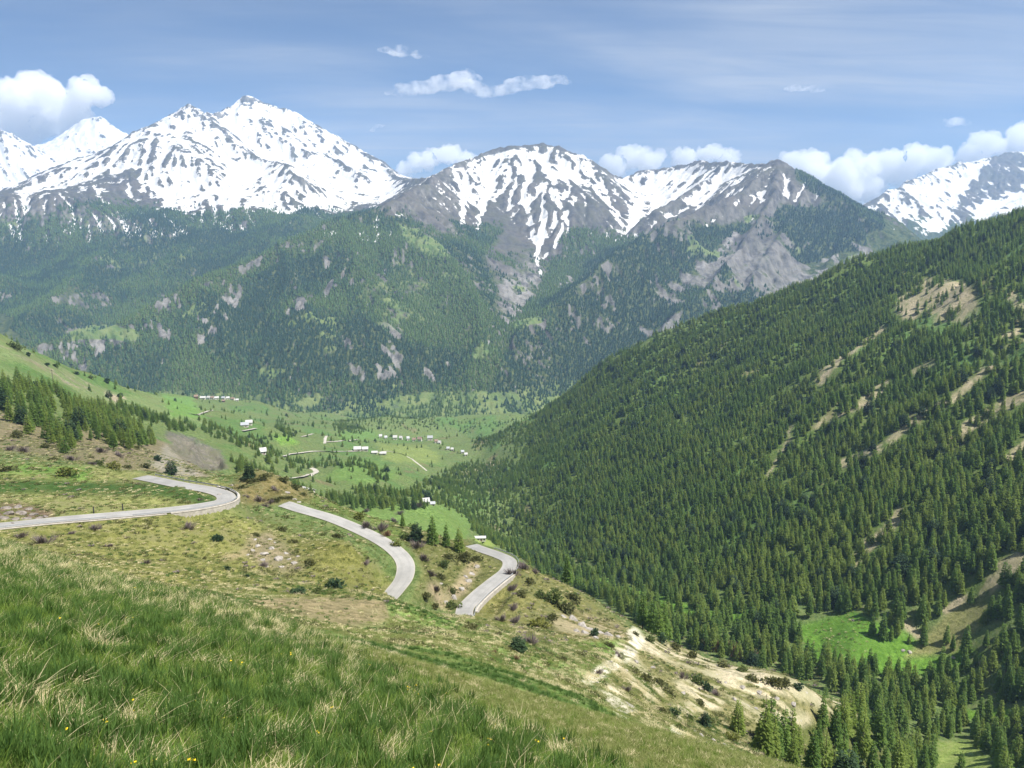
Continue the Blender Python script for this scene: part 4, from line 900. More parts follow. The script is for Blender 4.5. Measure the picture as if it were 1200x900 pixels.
def pk_past(x, y, n):
    a = fbm(x/9, y/9, 3, 430)+.5*fbm(x/2.5, y/2.5, 2, 431); ctt = fbm((x*.80-y*.25)/40, (x*.30+y*.95)/7, 4, 320)
    i = np.where(ctt+.15*a > .12, RNG.integers(2, 4, n), np.where(a > .12, RNG.integers(6, 9, n), np.where(RNG.uniform(0, 1, n) < .8, RNG.integers(4, 6, n), RNG.integers(0, 2, n))))
    return i, np.where(i < 4, .8, 1.)
grass(17000, -.45, .36, 45, 170, .5, pk_past, lambda y: .9+.004*y, 'pasture_grass', label='short tufted grass of the pasture sloping away below the brow', category='grass')

# rough tussocks, heather and small scrub on the banks farther down
scoll = bpy.data.collections.new('scrub_shapes')
def clump(seed, n, h, w):
    r = np.random.default_rng(seed); a = r.uniform(0, 6.28, n); q = w*np.sqrt(r.uniform(0, 1, n)); p = np.stack([np.cos(a)*q, np.sin(a)*q, h*r.uniform(.0, .8, n)*(1-q/w*.6)], 1)
    d = np.stack([np.cos(a), np.sin(a), r.uniform(.4, 1.6, n)], 1); s_ = .22*r.uniform(.6, 1.4, n)
    V, Fc = sprays(p, d, s_, s_*.28, r, .1); return V, Fc, np.repeat(r.uniform(0, 1, n), 4)
for i, (m_, h_, w_) in enumerate([('grass_short', .25, .5), ('grass_short', .2, .6), ('grass_dry', .2, .5), ('grass_dry', .15, .6), ('grass_lush', .3, .4), ('shrub_olive', .35, .55), ('shrub', .5, .5), ('twigs', .5, .5)]): proto(scoll, 's%d_clump' % i, clump(900+i, 46, h_, w_), M[m_])
def scrub(N_, y0, y1, name, dens, **props):
    u = RNG.uniform(-.76, .50, N_); L_ = RNG.uniform(math.log(y0), math.log(y1), N_); y = np.exp(L_); x = u*y; z = NS.z(x, y)
    rd = np.min([seg_dist(x, y, R[::4])[0] for R in ROADS.values()], 0); e_ = NS.samp(ero, u, L_); bf = NS.samp(BARE, u, L_); al = NS.samp(ALB[..., 0], u, L_)
    k = infr(x, y, z, 30) & vis(NS, x, y, z+.5, -.002) & (rd > 4.2) & (RNG.uniform(0, 1, N_) > bf) & (al < .32); x, y, z, u, L_ = x[k], y[k], z[k], u[k], L_[k]; n = len(x)
    a = fbm(x/11, y/11, 4, 440); q = RNG.uniform(0, 1, n)+.9*a; t_ = NS.samp(TUF, u, L_)
    i = np.where(q < .50, RNG.integers(0, 2, n), np.where(q < .80, RNG.integers(2, 4, n), np.where(q < .97, 4, 5))); i = np.where((RNG.uniform(0, 1, n) < .22*t_) & (a > -.05) & (y > 145), RNG.integers(5, 8, n), i)
    s_ = RNG.uniform(.5, 1.25, n)*np.where(i >= 5, 1.35, 1.)*(.55+y/420)
    scatter(name, scoll, np.stack([x, y, z-.03], 1), RNG.uniform(0, 6.28, n), np.stack([s_, s_, s_*.9], 1), i, None, **props); print(name, n)
scrub(34000, 95, 420, 'undergrowth', None, label='tussocks and low scrub dotting the banks around the roads', category='undergrowth')
# ------------------------------------------------------------------ roadside walls, rails, posts
def side_line(R, off):
    out = []
    for i in range(len(R)):
        d = (R[min(i+1, len(R)-1)]-R[max(i-1, 0)])[:2]; d /= np.linalg.norm(d)+1e-9
        out.append(R[i]+np.array([-d[1], d[0], 0])*off)
    return np.array(out)
def strip_solid(L, w, zb, zt):
    """wall following a line: w thick, from z+zb to z+zt; zb may be an array"""
    n = len(L); zb = np.broadcast_to(zb, (n,)); V = []; Fc = []
    for i in range(n):
        d = (L[min(i+1, n-1)]-L[max(i-1, 0)])[:2]; d /= np.linalg.norm(d)+1e-9; nr = np.array([-d[1], d[0], 0])
        for s_, z_ in ((-.5, zb[i]), (.5, zb[i]), (.5, zt), (-.5, zt)): V.append(L[i]+nr*w*s_+np.array([0, 0, z_]))
        if i:
            a = 4*(i-1); Fc += [(a+k, a+(k+1) % 4, a+4+(k+1) % 4, a+4+k) for k in range(4)]
    Fc += [(0, 3, 2, 1), (4*n-4, 4*n-3, 4*n-2, 4*n-1)]
    return np.array(V), np.array(Fc)
def resample(L, step):
    d = np.r_[0, np.cumsum(np.linalg.norm(np.diff(L, axis=0), axis=1))]; m = max(int(d[-1]/step), 2); t = np.linspace(0, d[-1], m)
    return np.stack([np.interp(t, d, L[:, k]) for k in range(3)], 1)
def sub(R, x0, x1, up=True):
    a, b = project(R[:, 0]/R[:, 1], R[:, 2]/R[:, 1]); return (a, b)
def guard_rail(L, label):
    L = resample(L, 3.2); o = empty('guard_rail', tuple(L[0]), label=label, category='guard rail')
    P0 = L-L[0]
    for i in range(0, len(P0), max(1, len(P0)//40)):
        V, Fc = tube(P0[i]+[0, 0, -.3], P0[i]+[0, 0, .70], .07, .07, 5); link('post', np_mesh('post', V, Fc, False), M['metal'], o)
    V, Fc = strip_solid(P0, .10, .40, .72); link('rail', np_mesh('rail', V, Fc, False), M['metal'], o)
def wall(L, label, zb, zt, name='retaining_wall', mat='concrete', w=.5):
    o = empty(name, tuple(L[0]), label=label, category='wall'); V, Fc = strip_solid(L-L[0], w, zb-.5, zt); link('masonry', np_mesh('masonry', V, Fc, False), M[mat], o)
    V, Fc = strip_solid(L-L[0]+[0, 0, zt], w+.16, .002, .14); link('coping', np_mesh('coping', V, Fc, False), M['concrete'], o)
H = ROADS['high']; hx, hy = project(H[:, 0]/H[:, 1], H[:, 2]/H[:, 1])
def outer(R, off):  # the side nearer to the photographer / valley
    return side_line(R, off)
# the upper road: valley side is the one that is nearer
i_b = I_BEND; sgn = S_HIGH
Lw = resample(side_line(H[i_b-16:i_b+26], sgn*3.5), 2.5); dz = NS.z(side_line(Lw, 0)[:, 0], Lw[:, 1])-Lw[:, 2]
wall(Lw, 'pale stone retaining wall curving below the hairpin of the upper road', -2.6, .05)
guard_rail(side_line(H[i_b-14:i_b+34], sgn*3.15), 'steel guard rail round the outside of the upper hairpin')
guard_rail(side_line(H[i_b+38:], sgn*3.15), 'long steel guard rail along the straight of the upper road')
guard_rail(side_line(H[6:i_b-14], sgn*3.15), 'short guard rail on the far leg of the upper hairpin')
wall(resample(side_line(H[i_b+26:], sgn*3.6), 4), 'low pale kerb wall along the straight of the upper road', -.9, .0)
Lo = ROADS['low']; sg = S_LOW
wall(resample(side_line(Lo[40:76], sg*3.4), 2.5), 'pale retaining wall under the lower road', -3.2, .05)
guard_rail(side_line(Lo[14:84], sg*3.05), 'dark guard rail on the valley side of the lower road')
for qx_, qy_, lab in ((110, 601.5, 'dark marker post beside the upper road, the one nearer the rocky cutting'), (144, 598, 'dark marker post beside the upper road, the one nearer the hairpin')):
    p = NS.hit(qx_, qy_, 165, 260)
    o = empty('marker_post', (p[0], p[1], p[2]-.2), label=lab, category='post')
    V, Fc = join([tube((0, 0, 0), (0, 0, 1.7), .16, .14, 8)]); link('shaft', np_mesh('shaft', V, Fc, False), M['post'], o)
    V, Fc = tube((0, 0, 1.7), (0, 0, 1.95), .2, .16, 8); link('cap', np_mesh('cap', V, Fc, False), M['post'], o)
p = NS.hit(62, 447, 300, 1200)
if p is not None:
    h = 15*p[1]/F; o = empty('utility_pole', (p[0], p[1], p[2]-.4), label='thin wooden utility pole on the grassy skyline slope', category='pole')
    V, Fc = tube((0, 0, 0), (0, 0, h), .26, .18, 8); link('shaft', np_mesh('shaft', V, Fc, False), M['wood_pole'], o)
    V, Fc = strip_solid(np.array([(-1.1, 0, h-.9), (1.1, 0, h-.9)]), .2, -.1, .12); link('crossarm', np_mesh('crossarm', V, Fc, False), M['wood_pole'], o)

# ------------------------------------------------------------------ houses and barns of the hamlets
def house(qx_, qy_, w, d, hgt, roof_h, rz, label, name, cat, rmat='roof_pale', wmat='render', y0=500, windows=0, flatroof=False, group=None):
    w, d, hgt, roof_h = w*.66, d*.7, hgt*.85, roof_h*.85; p = None
    for dy in range(12):
        p = NS.hit(qx_, qy_+dy, y0, 1950)
        if p is not None: break
    if p is None: print('no house', label); return
    o = empty(name, (p[0], p[1], p[2]-.6), rz, label=label, category=cat)
    if group: o['group'] = group
    a, b = w/2, d/2; H0 = hgt+.6
    if flatroof:
        V = [(-a,-b,0),(a,-b,0),(a,b,0),(-a,b,0),(-a,-b,H0),(a,-b,H0),(a,b,H0),(-a,b,H0)]; Fc = [(0,1,5,4),(1,2,6,5),(2,3,7,6),(3,0,4,7),(4,5,6,7)]
        link('wall', np_mesh('wall', V, Fc, False), M[wmat], o)
        V, Fc = strip_solid(np.array([(-a-.4, 0, H0), (a+.4, 0, H0)]), d+.8, .003, .35); link('roof', np_mesh('roof', V, Fc, False), M[rmat], o)
    else:
        V = [(-a,-b,0),(a,-b,0),(a,b,0),(-a,b,0),(-a,-b,H0),(a,-b,H0),(a,b,H0),(-a,b,H0),(-a,0,H0+roof_h),(a,0,H0+roof_h)]
        me = bpy.data.meshes.new('wall'); me.from_pydata(V, [], [(0,1,5,4),(1,2,6,9,5),(2,3,7,6),(3,0,4,8,7)]); link('wall', me, M[wmat], o)
        ov = .7; k = roof_h/b; q = .25
        A_ = [(-a-ov, -b-ov, H0-k*ov+.02), (-a-ov, 0, H0+roof_h+.02), (-a-ov, b+ov, H0-k*ov+.02)]; V = []
        for x_ in (-a-ov, a+ov):
            for (_, y_, z_) in A_: V.append((x_, y_, z_))
            for (_, y_, z_) in A_: V.append((x_, y_, z_+q))
        Fc = [(0,6,7,1),(1,7,8,2),(3,4,10,9),(4,5,11,10),(0,3,9,6),(2,8,11,5)]; me = bpy.data.meshes.new('roof'); me.from_pydata(V, [], Fc+[(0,1,4,3),(1,2,5,4),(6,9,10,7),(7,10,11,8)]); link('roof', me, M[rmat], o)
    for i in range(windows):
        x_ = -a+(i+.5)*w/windows; V, Fc = strip_solid(np.array([(x_-.6, -b-.03, H0*.5), (x_+.6, -b-.03, H0*.5)]), .06, -.1, 1.2); link('window', np_mesh('window', V, Fc, False), M['post'], o)
    V, Fc = strip_solid(np.array([(-.6+a*.3, -b-.04, .6), (.6+a*.3, -b-.04, .6)]), .08, 0, 2.1); link('door', np_mesh('door', V, Fc, False), M['timber'], o)
ham = [(230,464,11,9,6,3.5,.3,'roof_brown','timber','brown timber house at the near end of the upper hamlet'),(238,466,16,10,5,3,.2,'roof_pale','render','wide pale-roofed barn next to the brown house of the upper hamlet'),(245,465,12,9,6,3.5,-.3,'roof_pale','render','tallest white house in the upper hamlet'),(254,467,13,9,5,3,.4,'roof_pale','render','white house in the middle of the upper hamlet'),(262,467,11,8,5,3,0,'roof_grey','render','grey-roofed house between white ones in the upper hamlet'),(267,467,10,8,5,3,.5,'roof_pale','render','small white house by the lane end in the upper hamlet'),(262,471,9,7,4,2,.2,'roof_brown','timber','dark shed just below the upper hamlet'),(273,468,12,8,5,3,-.2,'roof_brown','render','brown-roofed house beside the lane into the upper hamlet'),(278,469,9,8,4,2.5,.3,'roof_pale','render','last pale house where the lane reaches the upper hamlet'),(249,462,10,8,6,3,.1,'roof_brown','render','brown-roofed house behind the white ones of the upper hamlet')]
for qx_, qy_, w, d, h_, rh, rz, rm, wm_, lab in ham: house(qx_, qy_, w, d, h_, rh, rz, lab, 'house', 'house', rm, wm_, 900)
ham2 = [(446,513,10,9,5,3.5,.2,'roof_pale','white house at the lane bend, first of the lower hamlet row'),(452,514,9,8,4,3,.4,'roof_grey','small grey-roofed house beside the lane bend of the lower hamlet'),(463,515,14,10,6,4,.1,'roof_pale','big white house near the start of the lower hamlet row'),(470,515,10,9,5,3.5,-.2,'roof_pale','white house in the lower hamlet beside the biggest white one'),(478,516,9,8,6,3.5,.4,'roof_grey','narrow grey-roofed house mid row in the lower hamlet'),(485,517,12,8,5,3,.2,'roof_brown','brown-roofed house mid row in the lower hamlet'),(492,517,14,10,6,4,-.2,'roof_brown','large brown-roofed house among pale ones in the lower hamlet'),(504,516,18,10,7,4,.1,'roof_grey','long grey-roofed farmhouse at the wooded end of the lower hamlet'),(511,519,10,8,5,3,.3,'roof_brown','brown-roofed house just below the long farmhouse'),(515,520,10,8,4,3,-.3,'roof_pale','pale house at the wooded edge of the lower hamlet'),(525,527,9,7,4,2.5,.2,'roof_grey','small grey hut on the slope below the lower hamlet'),(530,528,8,7,4,2.5,0,'roof_pale','small pale hut on the slope below the lower hamlet'),(542,531,9,7,4,2.5,.2,'roof_grey','grey hut by the trees below the lower hamlet'),(546,534,9,7,4,2.5,.2,'roof_pale','pale hut by the trees below the lower hamlet')]
for qx_, qy_, w, d, h_, rh, rz, rm, lab in ham2: house(qx_, qy_, w*.8, d*.8, h_, rh, rz, lab, 'house', 'house', rm, 'render', 900)
for qx_, qy_, w, d, h_, rh, rz, rm, lab, wi in [(419,528,15,11,4,3.5,.15,'roof_pale','large white-roofed barn where the valley lane ends',0),(428,528,12,10,4,3,.15,'roof_pale','white-roofed barn beside the large one at the lane end',0),(439,532,12,7,3.5,2,.1,'roof_pale','long low pale shed below the white barns',0),(449,533,13,6,3.5,2,.1,'roof_pale','lowest and longest pale shed below the white barns',0),(287,500,14,9,4,3,.3,'roof_grey','grey-roofed barn standing alone between the hamlets, the lower one',0),(292,498,12,8,5,3,.3,'roof_pale','pale-roofed barn standing behind the grey-roofed one',0),(308,532,8,7,4,3,.5,'roof_pale','small white house among bushes below the barns',2),(499,590,8,6,3.2,2.6,.3,'roof_pale','lone white cabin at the edge of the stream-side meadow',2),(507,592,5,4,2.4,1.4,.2,'roof_grey','tiny shed beside the lone white cabin',0),(361,578,16,8,3.5,2,-.6,'roof_pale','pale building half hidden behind the scrubby knoll',3),(562,633,16,7,3.,0,.05,'roof_pale','flat-roofed pale building beyond the lower road bend',4)]:
    house(qx_, qy_, w, d, h_, rh, rz, lab, 'barn' if 'barn' in lab or 'shed' in lab else 'house', 'barn' if 'barn' in lab or 'shed' in lab else 'house', rm, 'render', 480, wi, rh == 0)

# ------------------------------------------------------------------ bushes
BUSH = {}
for nm, mt, tw in (('green', 'shrub', 0), ('olive', 'shrub_olive', 0), ('bright', 'shrub_bright', 0), ('dark', 'pine', 0), ('grey', 'twigs', 1), ('rust', 'twigs_rust', 1)):
    BUSH[nm] = []
    for i in range(3):
        c, t = bush(700+i+10*len(BUSH), 300 if not tw else 260, (.75, .6, .85)[i] if nm != 'olive' else (.40, .32, .5)[i], .11, bool(tw)); BUSH[nm].append((as_mesh('crown', c, M[mt]), as_mesh('stem', t, M['bark'])))
LOOK = {'green': 'rounded green bush', 'olive': 'low olive juniper mat', 'bright': 'fresh yellow-green bush', 'dark': 'dark evergreen bush', 'grey': 'leafless purplish-grey bush', 'rust': 'leafless rusty-brown bush'}
NAMES = {'green': 'bush', 'olive': 'juniper', 'bright': 'bush', 'dark': 'evergreen_bush', 'grey': 'bare_bush', 'rust': 'bare_bush'}
ORD = 'first second third fourth fifth sixth seventh eighth ninth tenth eleventh twelfth thirteenth fourteenth fifteenth sixteenth seventeenth eighteenth nineteenth twentieth'.split()
ZONES = {
 'on the tan bank below the upper road': ((110, 210), [(258,633,'dark',15),(266,668,'dark',8),(289,677,'dark',7),(220,620,'grey',16),(170,661,'grey',12),(82,626,'grey',12),(112,621,'grey',13),(52,637,'grey',22),(345,636,'olive',14),(330,622,'olive',12),(300,628,'olive',12),(390,688,'dark',24),(352,695,'dark',20),(373,695,'green',18),(310,664,'grey',10),(365,660,'olive',14),(395,630,'olive',12),(428,662,'grey',12),(24,630,'grey',14),(130,640,'grey',10),(310,690,'olive',8),(240,655,'olive',7)]),
 'in the hollow beside the bare field': ((80, 165), [(258,715,'grey',24),(268,722,'grey',14),(314,742,'rust',16),(305,738,'grey',10)]),
 'in the field above the upper road': ((165, 330), [(77,558,'bright',20),(133,550,'bright',16),(10,552,'olive',16),(150,548,'olive',12),(115,545,'green',12)]),
 'on the scrubby knoll': ((205, 310), [(322,587,'olive',12),(316,590,'grey',9),(329,585,'olive',9),(285,572,'olive',12),(298,565,'olive',14),(312,560,'olive',16),(330,563,'olive',14),(345,572,'olive',14),(355,580,'olive',12),(322,575,'grey',12),(290,583,'grey',10),(305,588,'grey',12),(312,594,'grey',10),(338,584,'olive',10),(268,574,'olive',8)]),
 'between the two lower roads': ((190, 310), [(497,655,'grey',18),(503,674,'grey',18),(510,692,'grey',16),(490,642,'grey',16),(530,712,'green',16),(475,632,'green',16),(430,617,'grey',18),(445,622,'grey',18),(419,610,'bright',16),(455,628,'rust',14),(540,655,'olive',22),(520,664,'green',14),(558,657,'olive',14),(498,700,'olive',14),(516,678,'olive',14),(484,620,'green',14),(525,655,'olive',18),(509,712,'olive',12),(530,694,'green',10),(465,640,'bright',12)]),
 'on the brushy spur beside the lower road': ((140, 300), [(603,674,'grey',18),(615,667,'grey',20),(627,672,'grey',18),(598,692,'grey',18),(648,706,'green',26),(634,700,'green',16),(612,697,'olive',16),(588,727,'grey',14),(603,730,'grey',18),(630,735,'bright',24),(582,766,'olive',12),(622,765,'grey',20),(550,737,'olive',20),(570,741,'grey',10),(697,745,'dark',14),(600,715,'grey',14),(660,715,'olive',26),(672,705,'olive',20),(620,683,'olive',14),(645,725,'olive',16)]),
 'on the bank above the dirt track': ((110, 230), [(660,775,'olive',14),(678,768,'olive',16),(640,780,'olive',12),(700,790,'grey',12),(725,770,'grey',12),(605,775,'rust',12),(715,757,'olive',12),(580,768,'rust',10)]),
 'on the pale eroded slope': ((90, 290), [(815,800,'green',20),(828,808,'dark',14),(800,795,'grey',12),(790,838,'dark',16),(796,854,'green',16),(808,844,'green',12),(832,848,'green',16),(858,868,'bright',18),(772,802,'olive',18),(757,798,'olive',18),(785,815,'olive',20),(745,790,'olive',14),(820,825,'olive',16),(840,815,'grey',16),(735,810,'grey',12),(775,835,'olive',16),(810,770,'olive',16),(790,760,'olive',16),(915,802,'olive',22),(880,795,'olive',18)]),
 'along the top edge of the eroded slope': ((150, 340), [(830,768,'green',16),(775,752,'dark',16),(850,782,'olive',18),(762,752,'green',14),(905,800,'olive',20),(935,808,'dark',14),(870,786,'green',14),(745,744,'olive',10)]),
 'at the foot of the eroded slope': ((90, 300), [(888,880,'dark',26),(928,893,'dark',22),(900,895,'grey',16),(875,888,'green',14),(950,892,'green',18),(880,862,'olive',14),(940,880,'olive',16)]),
 'by the stream below the woods': ((300, 620), [(840,763,'rust',26),(862,768,'rust',28),(850,758,'rust',20),(880,770,'rust',22),(815,752,'green',14)]),
 'on the stony slope below the grove': ((280, 700), [(20,512,'olive',18),(50,525,'olive',14),(85,540,'grey',14),(105,545,'grey',14),(140,535,'grey',12),(170,548,'olive',12),(120,530,'grey',12),(185,540,'dark',12),(60,540,'olive',12),(30,530,'grey',16),(160,525,'olive',10),(10,528,'grey',14)]),
 'along the grassy skyline on the hillside': ((380, 1300), [(15,407,'green',12),(22,410,'green',10),(33,417,'dark',7),(54,428,'dark',6),(64,429,'dark',5),(90,439,'dark',7),(42,452,'dark',10),(52,458,'dark',10),(65,462,'green',10),(140,466,'dark',8),(125,448,'dark',9),(107,444,'green',7)]),
 'in the meadow beyond the middle road': ((400, 900), [(467,603,'grey',10),(463,612,'grey',10),(488,594,'grey',12),(430,600,'grey',10),(412,607,'bright',8),(425,612,'green',10),(455,590,'grey',8),(475,592,'green',8)]),
}
for zone, ((y0, y1), items) in ZONES.items():
    cnt = {}
    for it in sorted(items): cnt.setdefault(it[2], []).append(it)
    for kd, its in cnt.items():
        placed = [(it, NS.hit(it[0], it[1], y0, y1)) for it in its]; placed = [(a, p) for a, p in placed if p is not None]
        for j, (it, p) in enumerate(placed):
            lab = LOOK[kd]+' '+zone
            if len(placed) > 1: lab += ', '+ORD[j]+' from the left' if j < 20 else ''
            s = it[3]*p[1]/F*1.15; o = empty(NAMES[kd], (p[0], p[1], p[2]-.05*s), RNG.uniform(0, 6.28), label=lab, category='bush'); o.scale = (s, s, s*RNG.uniform(.85, 1.15)); o['group'] = LOOK[kd]+'s '+zone if len(placed) > 1 else 'bushes '+zone
            c, t = BUSH[kd][RNG.integers(3)]; link('crown', c, None, o); link('stem', t, None, o)
p = NS.hit(607, 764, 90, 220)
c, t = PINE[1]; tree((p[0], p[1], p[2]-.1), 24*p[1]/F, 'pine', 'small flat-topped dark pine alone on the pasture edge', None, 1.9, 'pine_tree')

# ------------------------------------------------------------------ boulders
def rock_mesh(seed, flatn=.7, ang=.35):
    import bmesh
    r = np.random.default_rng(seed); bm = bmesh.new(); bmesh.ops.create_icosphere(bm, subdivisions=3, radius=.5)
    pl = r.normal(0, 1, (9, 3)); pl /= np.linalg.norm(pl, axis=1)[:, None]; of = r.uniform(.26, .44, 9)
    for v in bm.verts:
        c = np.array(v.co)
        for n_, o_ in zip(pl, of):
            q = c@n_-o_
            if q > 0: c = c-n_*q*.92
        c = c*(1+.10*float(perlin(np.array(c[0]*5+seed), np.array(c[1]*5+c[2]*3), seed))); v.co = (c[0], c[1], c[2]*flatn)
    me = bpy.data.meshes.new('boulder'); bm.to_mesh(me); bm.free(); return me
ROCKS = [rock_mesh(800+i, (.7, .5, .85, .4)[i % 4]) for i in range(6)]; DARKR = [rock_mesh(820+i, (.7, .9, .6)[i % 3]) for i in range(4)]
for m_ in ROCKS: m_.materials.append(M['rock'])
for m_ in DARKR: m_.materials.append(M['rock_dark'])
RZ = {
 'pale boulder|half sunk in the tall grass of the brow': ((14, 40), [(385,780,26)], ROCKS),
 'small pale stone|at the lower edge of the tall grass': ((25, 160), [(291,724,7),(327,743,9)], ROCKS),
 'pale angular rock|in the outcrop on the tan bank': ((130, 215), [(302,640,9),(310,648,12),(318,643,8),(326,655,11),(308,656,8),(335,648,7),(298,632,7),(345,660,9),(316,632,6),(330,664,8),(338,655,7),(290,650,5),(349,652,6),(296,645,6),(322,636,5),(312,664,6)], ROCKS),
 'brown jagged rock|in the cutting beside the upper road': ((160, 260), [(3,608,14),(10,602,14),(17,609,12),(24,602,14),(31,608,11),(38,603,12),(45,608,10),(52,606,9),(7,596,12),(20,595,12),(33,597,10),(14,614,9)], DARKR),
 'pale rock|along the bank above the lower road': ((190, 270), [(548,681,10),(540,690,9),(532,700,10),(552,672,9),(558,664,8),(522,706,8),(516,684,7),(545,676,7)], ROCKS),
 'grey rock|of the small crag above the little meadow': ((140, 250), [(672,726,14),(682,733,15),(692,738,14),(703,742,14),(713,744,12),(660,722,10),(724,747,10),(685,742,12),(676,740,10),(698,748,9)], ROCKS),
 'pale block|beside the dirt track': ((100, 240), [(722,768,7),(715,776,6),(737,762,6),(705,785,6),(745,776,7),(733,785,6),(700,800,5)], ROCKS),
 'pale rubble block|along the lower track': ((85, 240), [(822,862,9),(835,868,9),(848,873,8),(856,880,9),(842,880,8),(868,886,8),(828,872,7),(815,858,7)], ROCKS),
 'pale rock|near the top of the scrubby knoll': ((200, 300), [(264,575,7),(258,580,7),(272,569,6),(350,588,6),(337,577,8),(344,585,8),(325,585,6)], ROCKS),
 'grey stone|on the eroded slope': ((140, 300), [(850,800,7),(870,806,8),(890,812,8),(910,818,7),(930,825,8),(860,820,7),(885,830,8),(905,838,7),(925,842,8),(765,782,7),(800,812,7)], ROCKS),
 'pale upright boulder|in the meadow beyond the middle road': ((350, 800), [(398,598,7)], ROCKS),
 'pale stone|at the edge of the bright valley meadow': ((280, 480), [(1058,762,6),(1066,764,7),(1118,770,6),(1000,727,5)], ROCKS),
}
for key, ((y0, y1), its, src) in RZ.items():
    look, where = key.split('|'); placed = [(it, NS.hit(it[0], it[1], y0, y1)) for it in sorted(its)]; placed = [(a, p) for a, p in placed if p is not None]
    for j, (it, p) in enumerate(placed):
        s = it[2]*p[1]/F; lab = look+' '+where+(', '+ORD[j]+' from the left' if len(placed) > 1 else '')
        o = link('boulder', src[RNG.integers(len(src))], None, label=lab, category='rock'); o.location = (p[0], p[1], p[2]-.06*s); o.rotation_euler = (RNG.uniform(-.3, .3), RNG.uniform(-.3, .3), RNG.uniform(0, 6.28)); o.scale = (s*1.1, s, s*RNG.uniform(.8, 1.1))
        if len(placed) > 1: o['group'] = look+'s '+where
# ------------------------------------------------------------------ light, sky, air
from mathutils import Vector
SUN_EL, SUN_AZ = math.radians(59), math.radians(112)      # azimuth clockwise from straight ahead (to the right)
sv = Vector((math.sin(SUN_AZ)*math.cos(SUN_EL), math.cos(SUN_AZ)*math.cos(SUN_EL), math.sin(SUN_EL)))
sl = bpy.data.lights.new('sun', 'SUN'); sl.energy = 4.9; sl.angle = math.radians(.53); sl.color = (1, .96, .89)
so = bpy.data.objects.new('sun', sl); ROOT.objects.link(so); so.rotation_euler = sv.to_track_quat('Z', 'Y').to_euler(); so.location = (300, 100, 900)
wd = bpy.data.worlds.new('World'); scene.world = wd; wd.use_nodes = True; wt = wd.node_tree; bg = wt.nodes['Background']
sky = wt.nodes.new('ShaderNodeTexSky'); sky.sky_type = 'NISHITA'; sky.sun_disc = False; sky.sun_elevation = SUN_EL; sky.sun_rotation = SUN_AZ; sky.altitude = 2000; sky.air_density = 1.0; sky.dust_density = .3; sky.ozone_density = 2.5
bg.inputs['Strength'].default_value = .060
# thin high cloud: a veil with streaks, on a flat layer far above
tc = wt.nodes.new('ShaderNodeTexCoord'); sx = wt.nodes.new('ShaderNodeSeparateXYZ'); wt.links.new(tc.outputs['Generated'], sx.inputs[0])
def wm(op, a, b=0.):
    x = wt.nodes.new('ShaderNodeMath'); x.operation = op
    for i, v in enumerate((a, b)):
        if isinstance(v, (int, float)): x.inputs[i].default_value = v
        else: wt.links.new(v, x.inputs[i])
    return x.outputs[0]
zz = wm('ADD', wm('MAXIMUM', sx.outputs[2], 0.), .10)
cv = wt.nodes.new('ShaderNodeCombineXYZ'); wt.links.new(wm('DIVIDE', sx.outputs[0], zz), cv.inputs[0]); wt.links.new(wm('DIVIDE', sx.outputs[1], zz), cv.inputs[1])
def wnoise(sc, rot, detail, rough, scale, dist=0.):
    mp = wt.nodes.new('ShaderNodeMapping'); mp.inputs['Scale'].default_value = sc; mp.inputs['Rotation'].default_value = (0, 0, rot); wt.links.new(cv.outputs[0], mp.inputs['Vector'])
    nz_ = wt.nodes.new('ShaderNodeTexNoise'); nz_.inputs['Scale'].default_value = scale; nz_.inputs['Detail'].default_value = detail; nz_.inputs['Roughness'].default_value = rough; nz_.inputs['Distortion'].default_value = dist; wt.links.new(mp.outputs[0], nz_.inputs['Vector']); return nz_.outputs['Fac']
def wramp(v, a, b, lo, hi):
    x = wt.nodes.new('ShaderNodeMapRange'); x.interpolation_type = 'SMOOTHSTEP'; wt.links.new(v, x.inputs[0])
    for i, q in enumerate((a, b, lo, hi)): x.inputs[1+i].default_value = q
    return x.outputs[0]
veil = wm('MULTIPLY', wramp(wnoise((.5, 1.2, 1), .35, 5, .55, .55, .6), .34, .66, 0, 1), wramp(wnoise((.5, 2.4, 1), .3, 7, .62, 1.5, .8), .25, .75, .35, 1))
mx = wt.nodes.new('ShaderNodeMix'); mx.data_type = 'RGBA'; wt.links.new(wm('MULTIPLY', veil, VEIL), mx.inputs['Factor']); tn = wt.nodes.new('ShaderNodeMix'); tn.data_type = 'RGBA'; tn.blend_type = 'MULTIPLY'; tn.inputs['Factor'].default_value = 1; tn.inputs['B'].default_value = (.79, .825, .90, 1); wt.links.new(sky.outputs[0], tn.inputs['A']); wt.links.new(tn.outputs['Result'], mx.inputs['A']); mx.inputs['B'].default_value = (5.6, 5.8, 6.2, 1)
wt.links.new(mx.outputs['Result'], bg.inputs['Color'])
scene.view_settings.view_transform = 'Standard'; scene.view_settings.look = 'None'; scene.view_settings.gamma = 1; scene.view_settings.exposure = EXPOSURE; scene.view_settings.use_curve_mapping = False
cy = scene.cycles; cy.volume_bounces = 12; cy.max_bounces = 14; cy.diffuse_bounces = 3; cy.transparent_max_bounces = 8; cy.use_denoising = True; cy.sample_clamp_indirect = 6
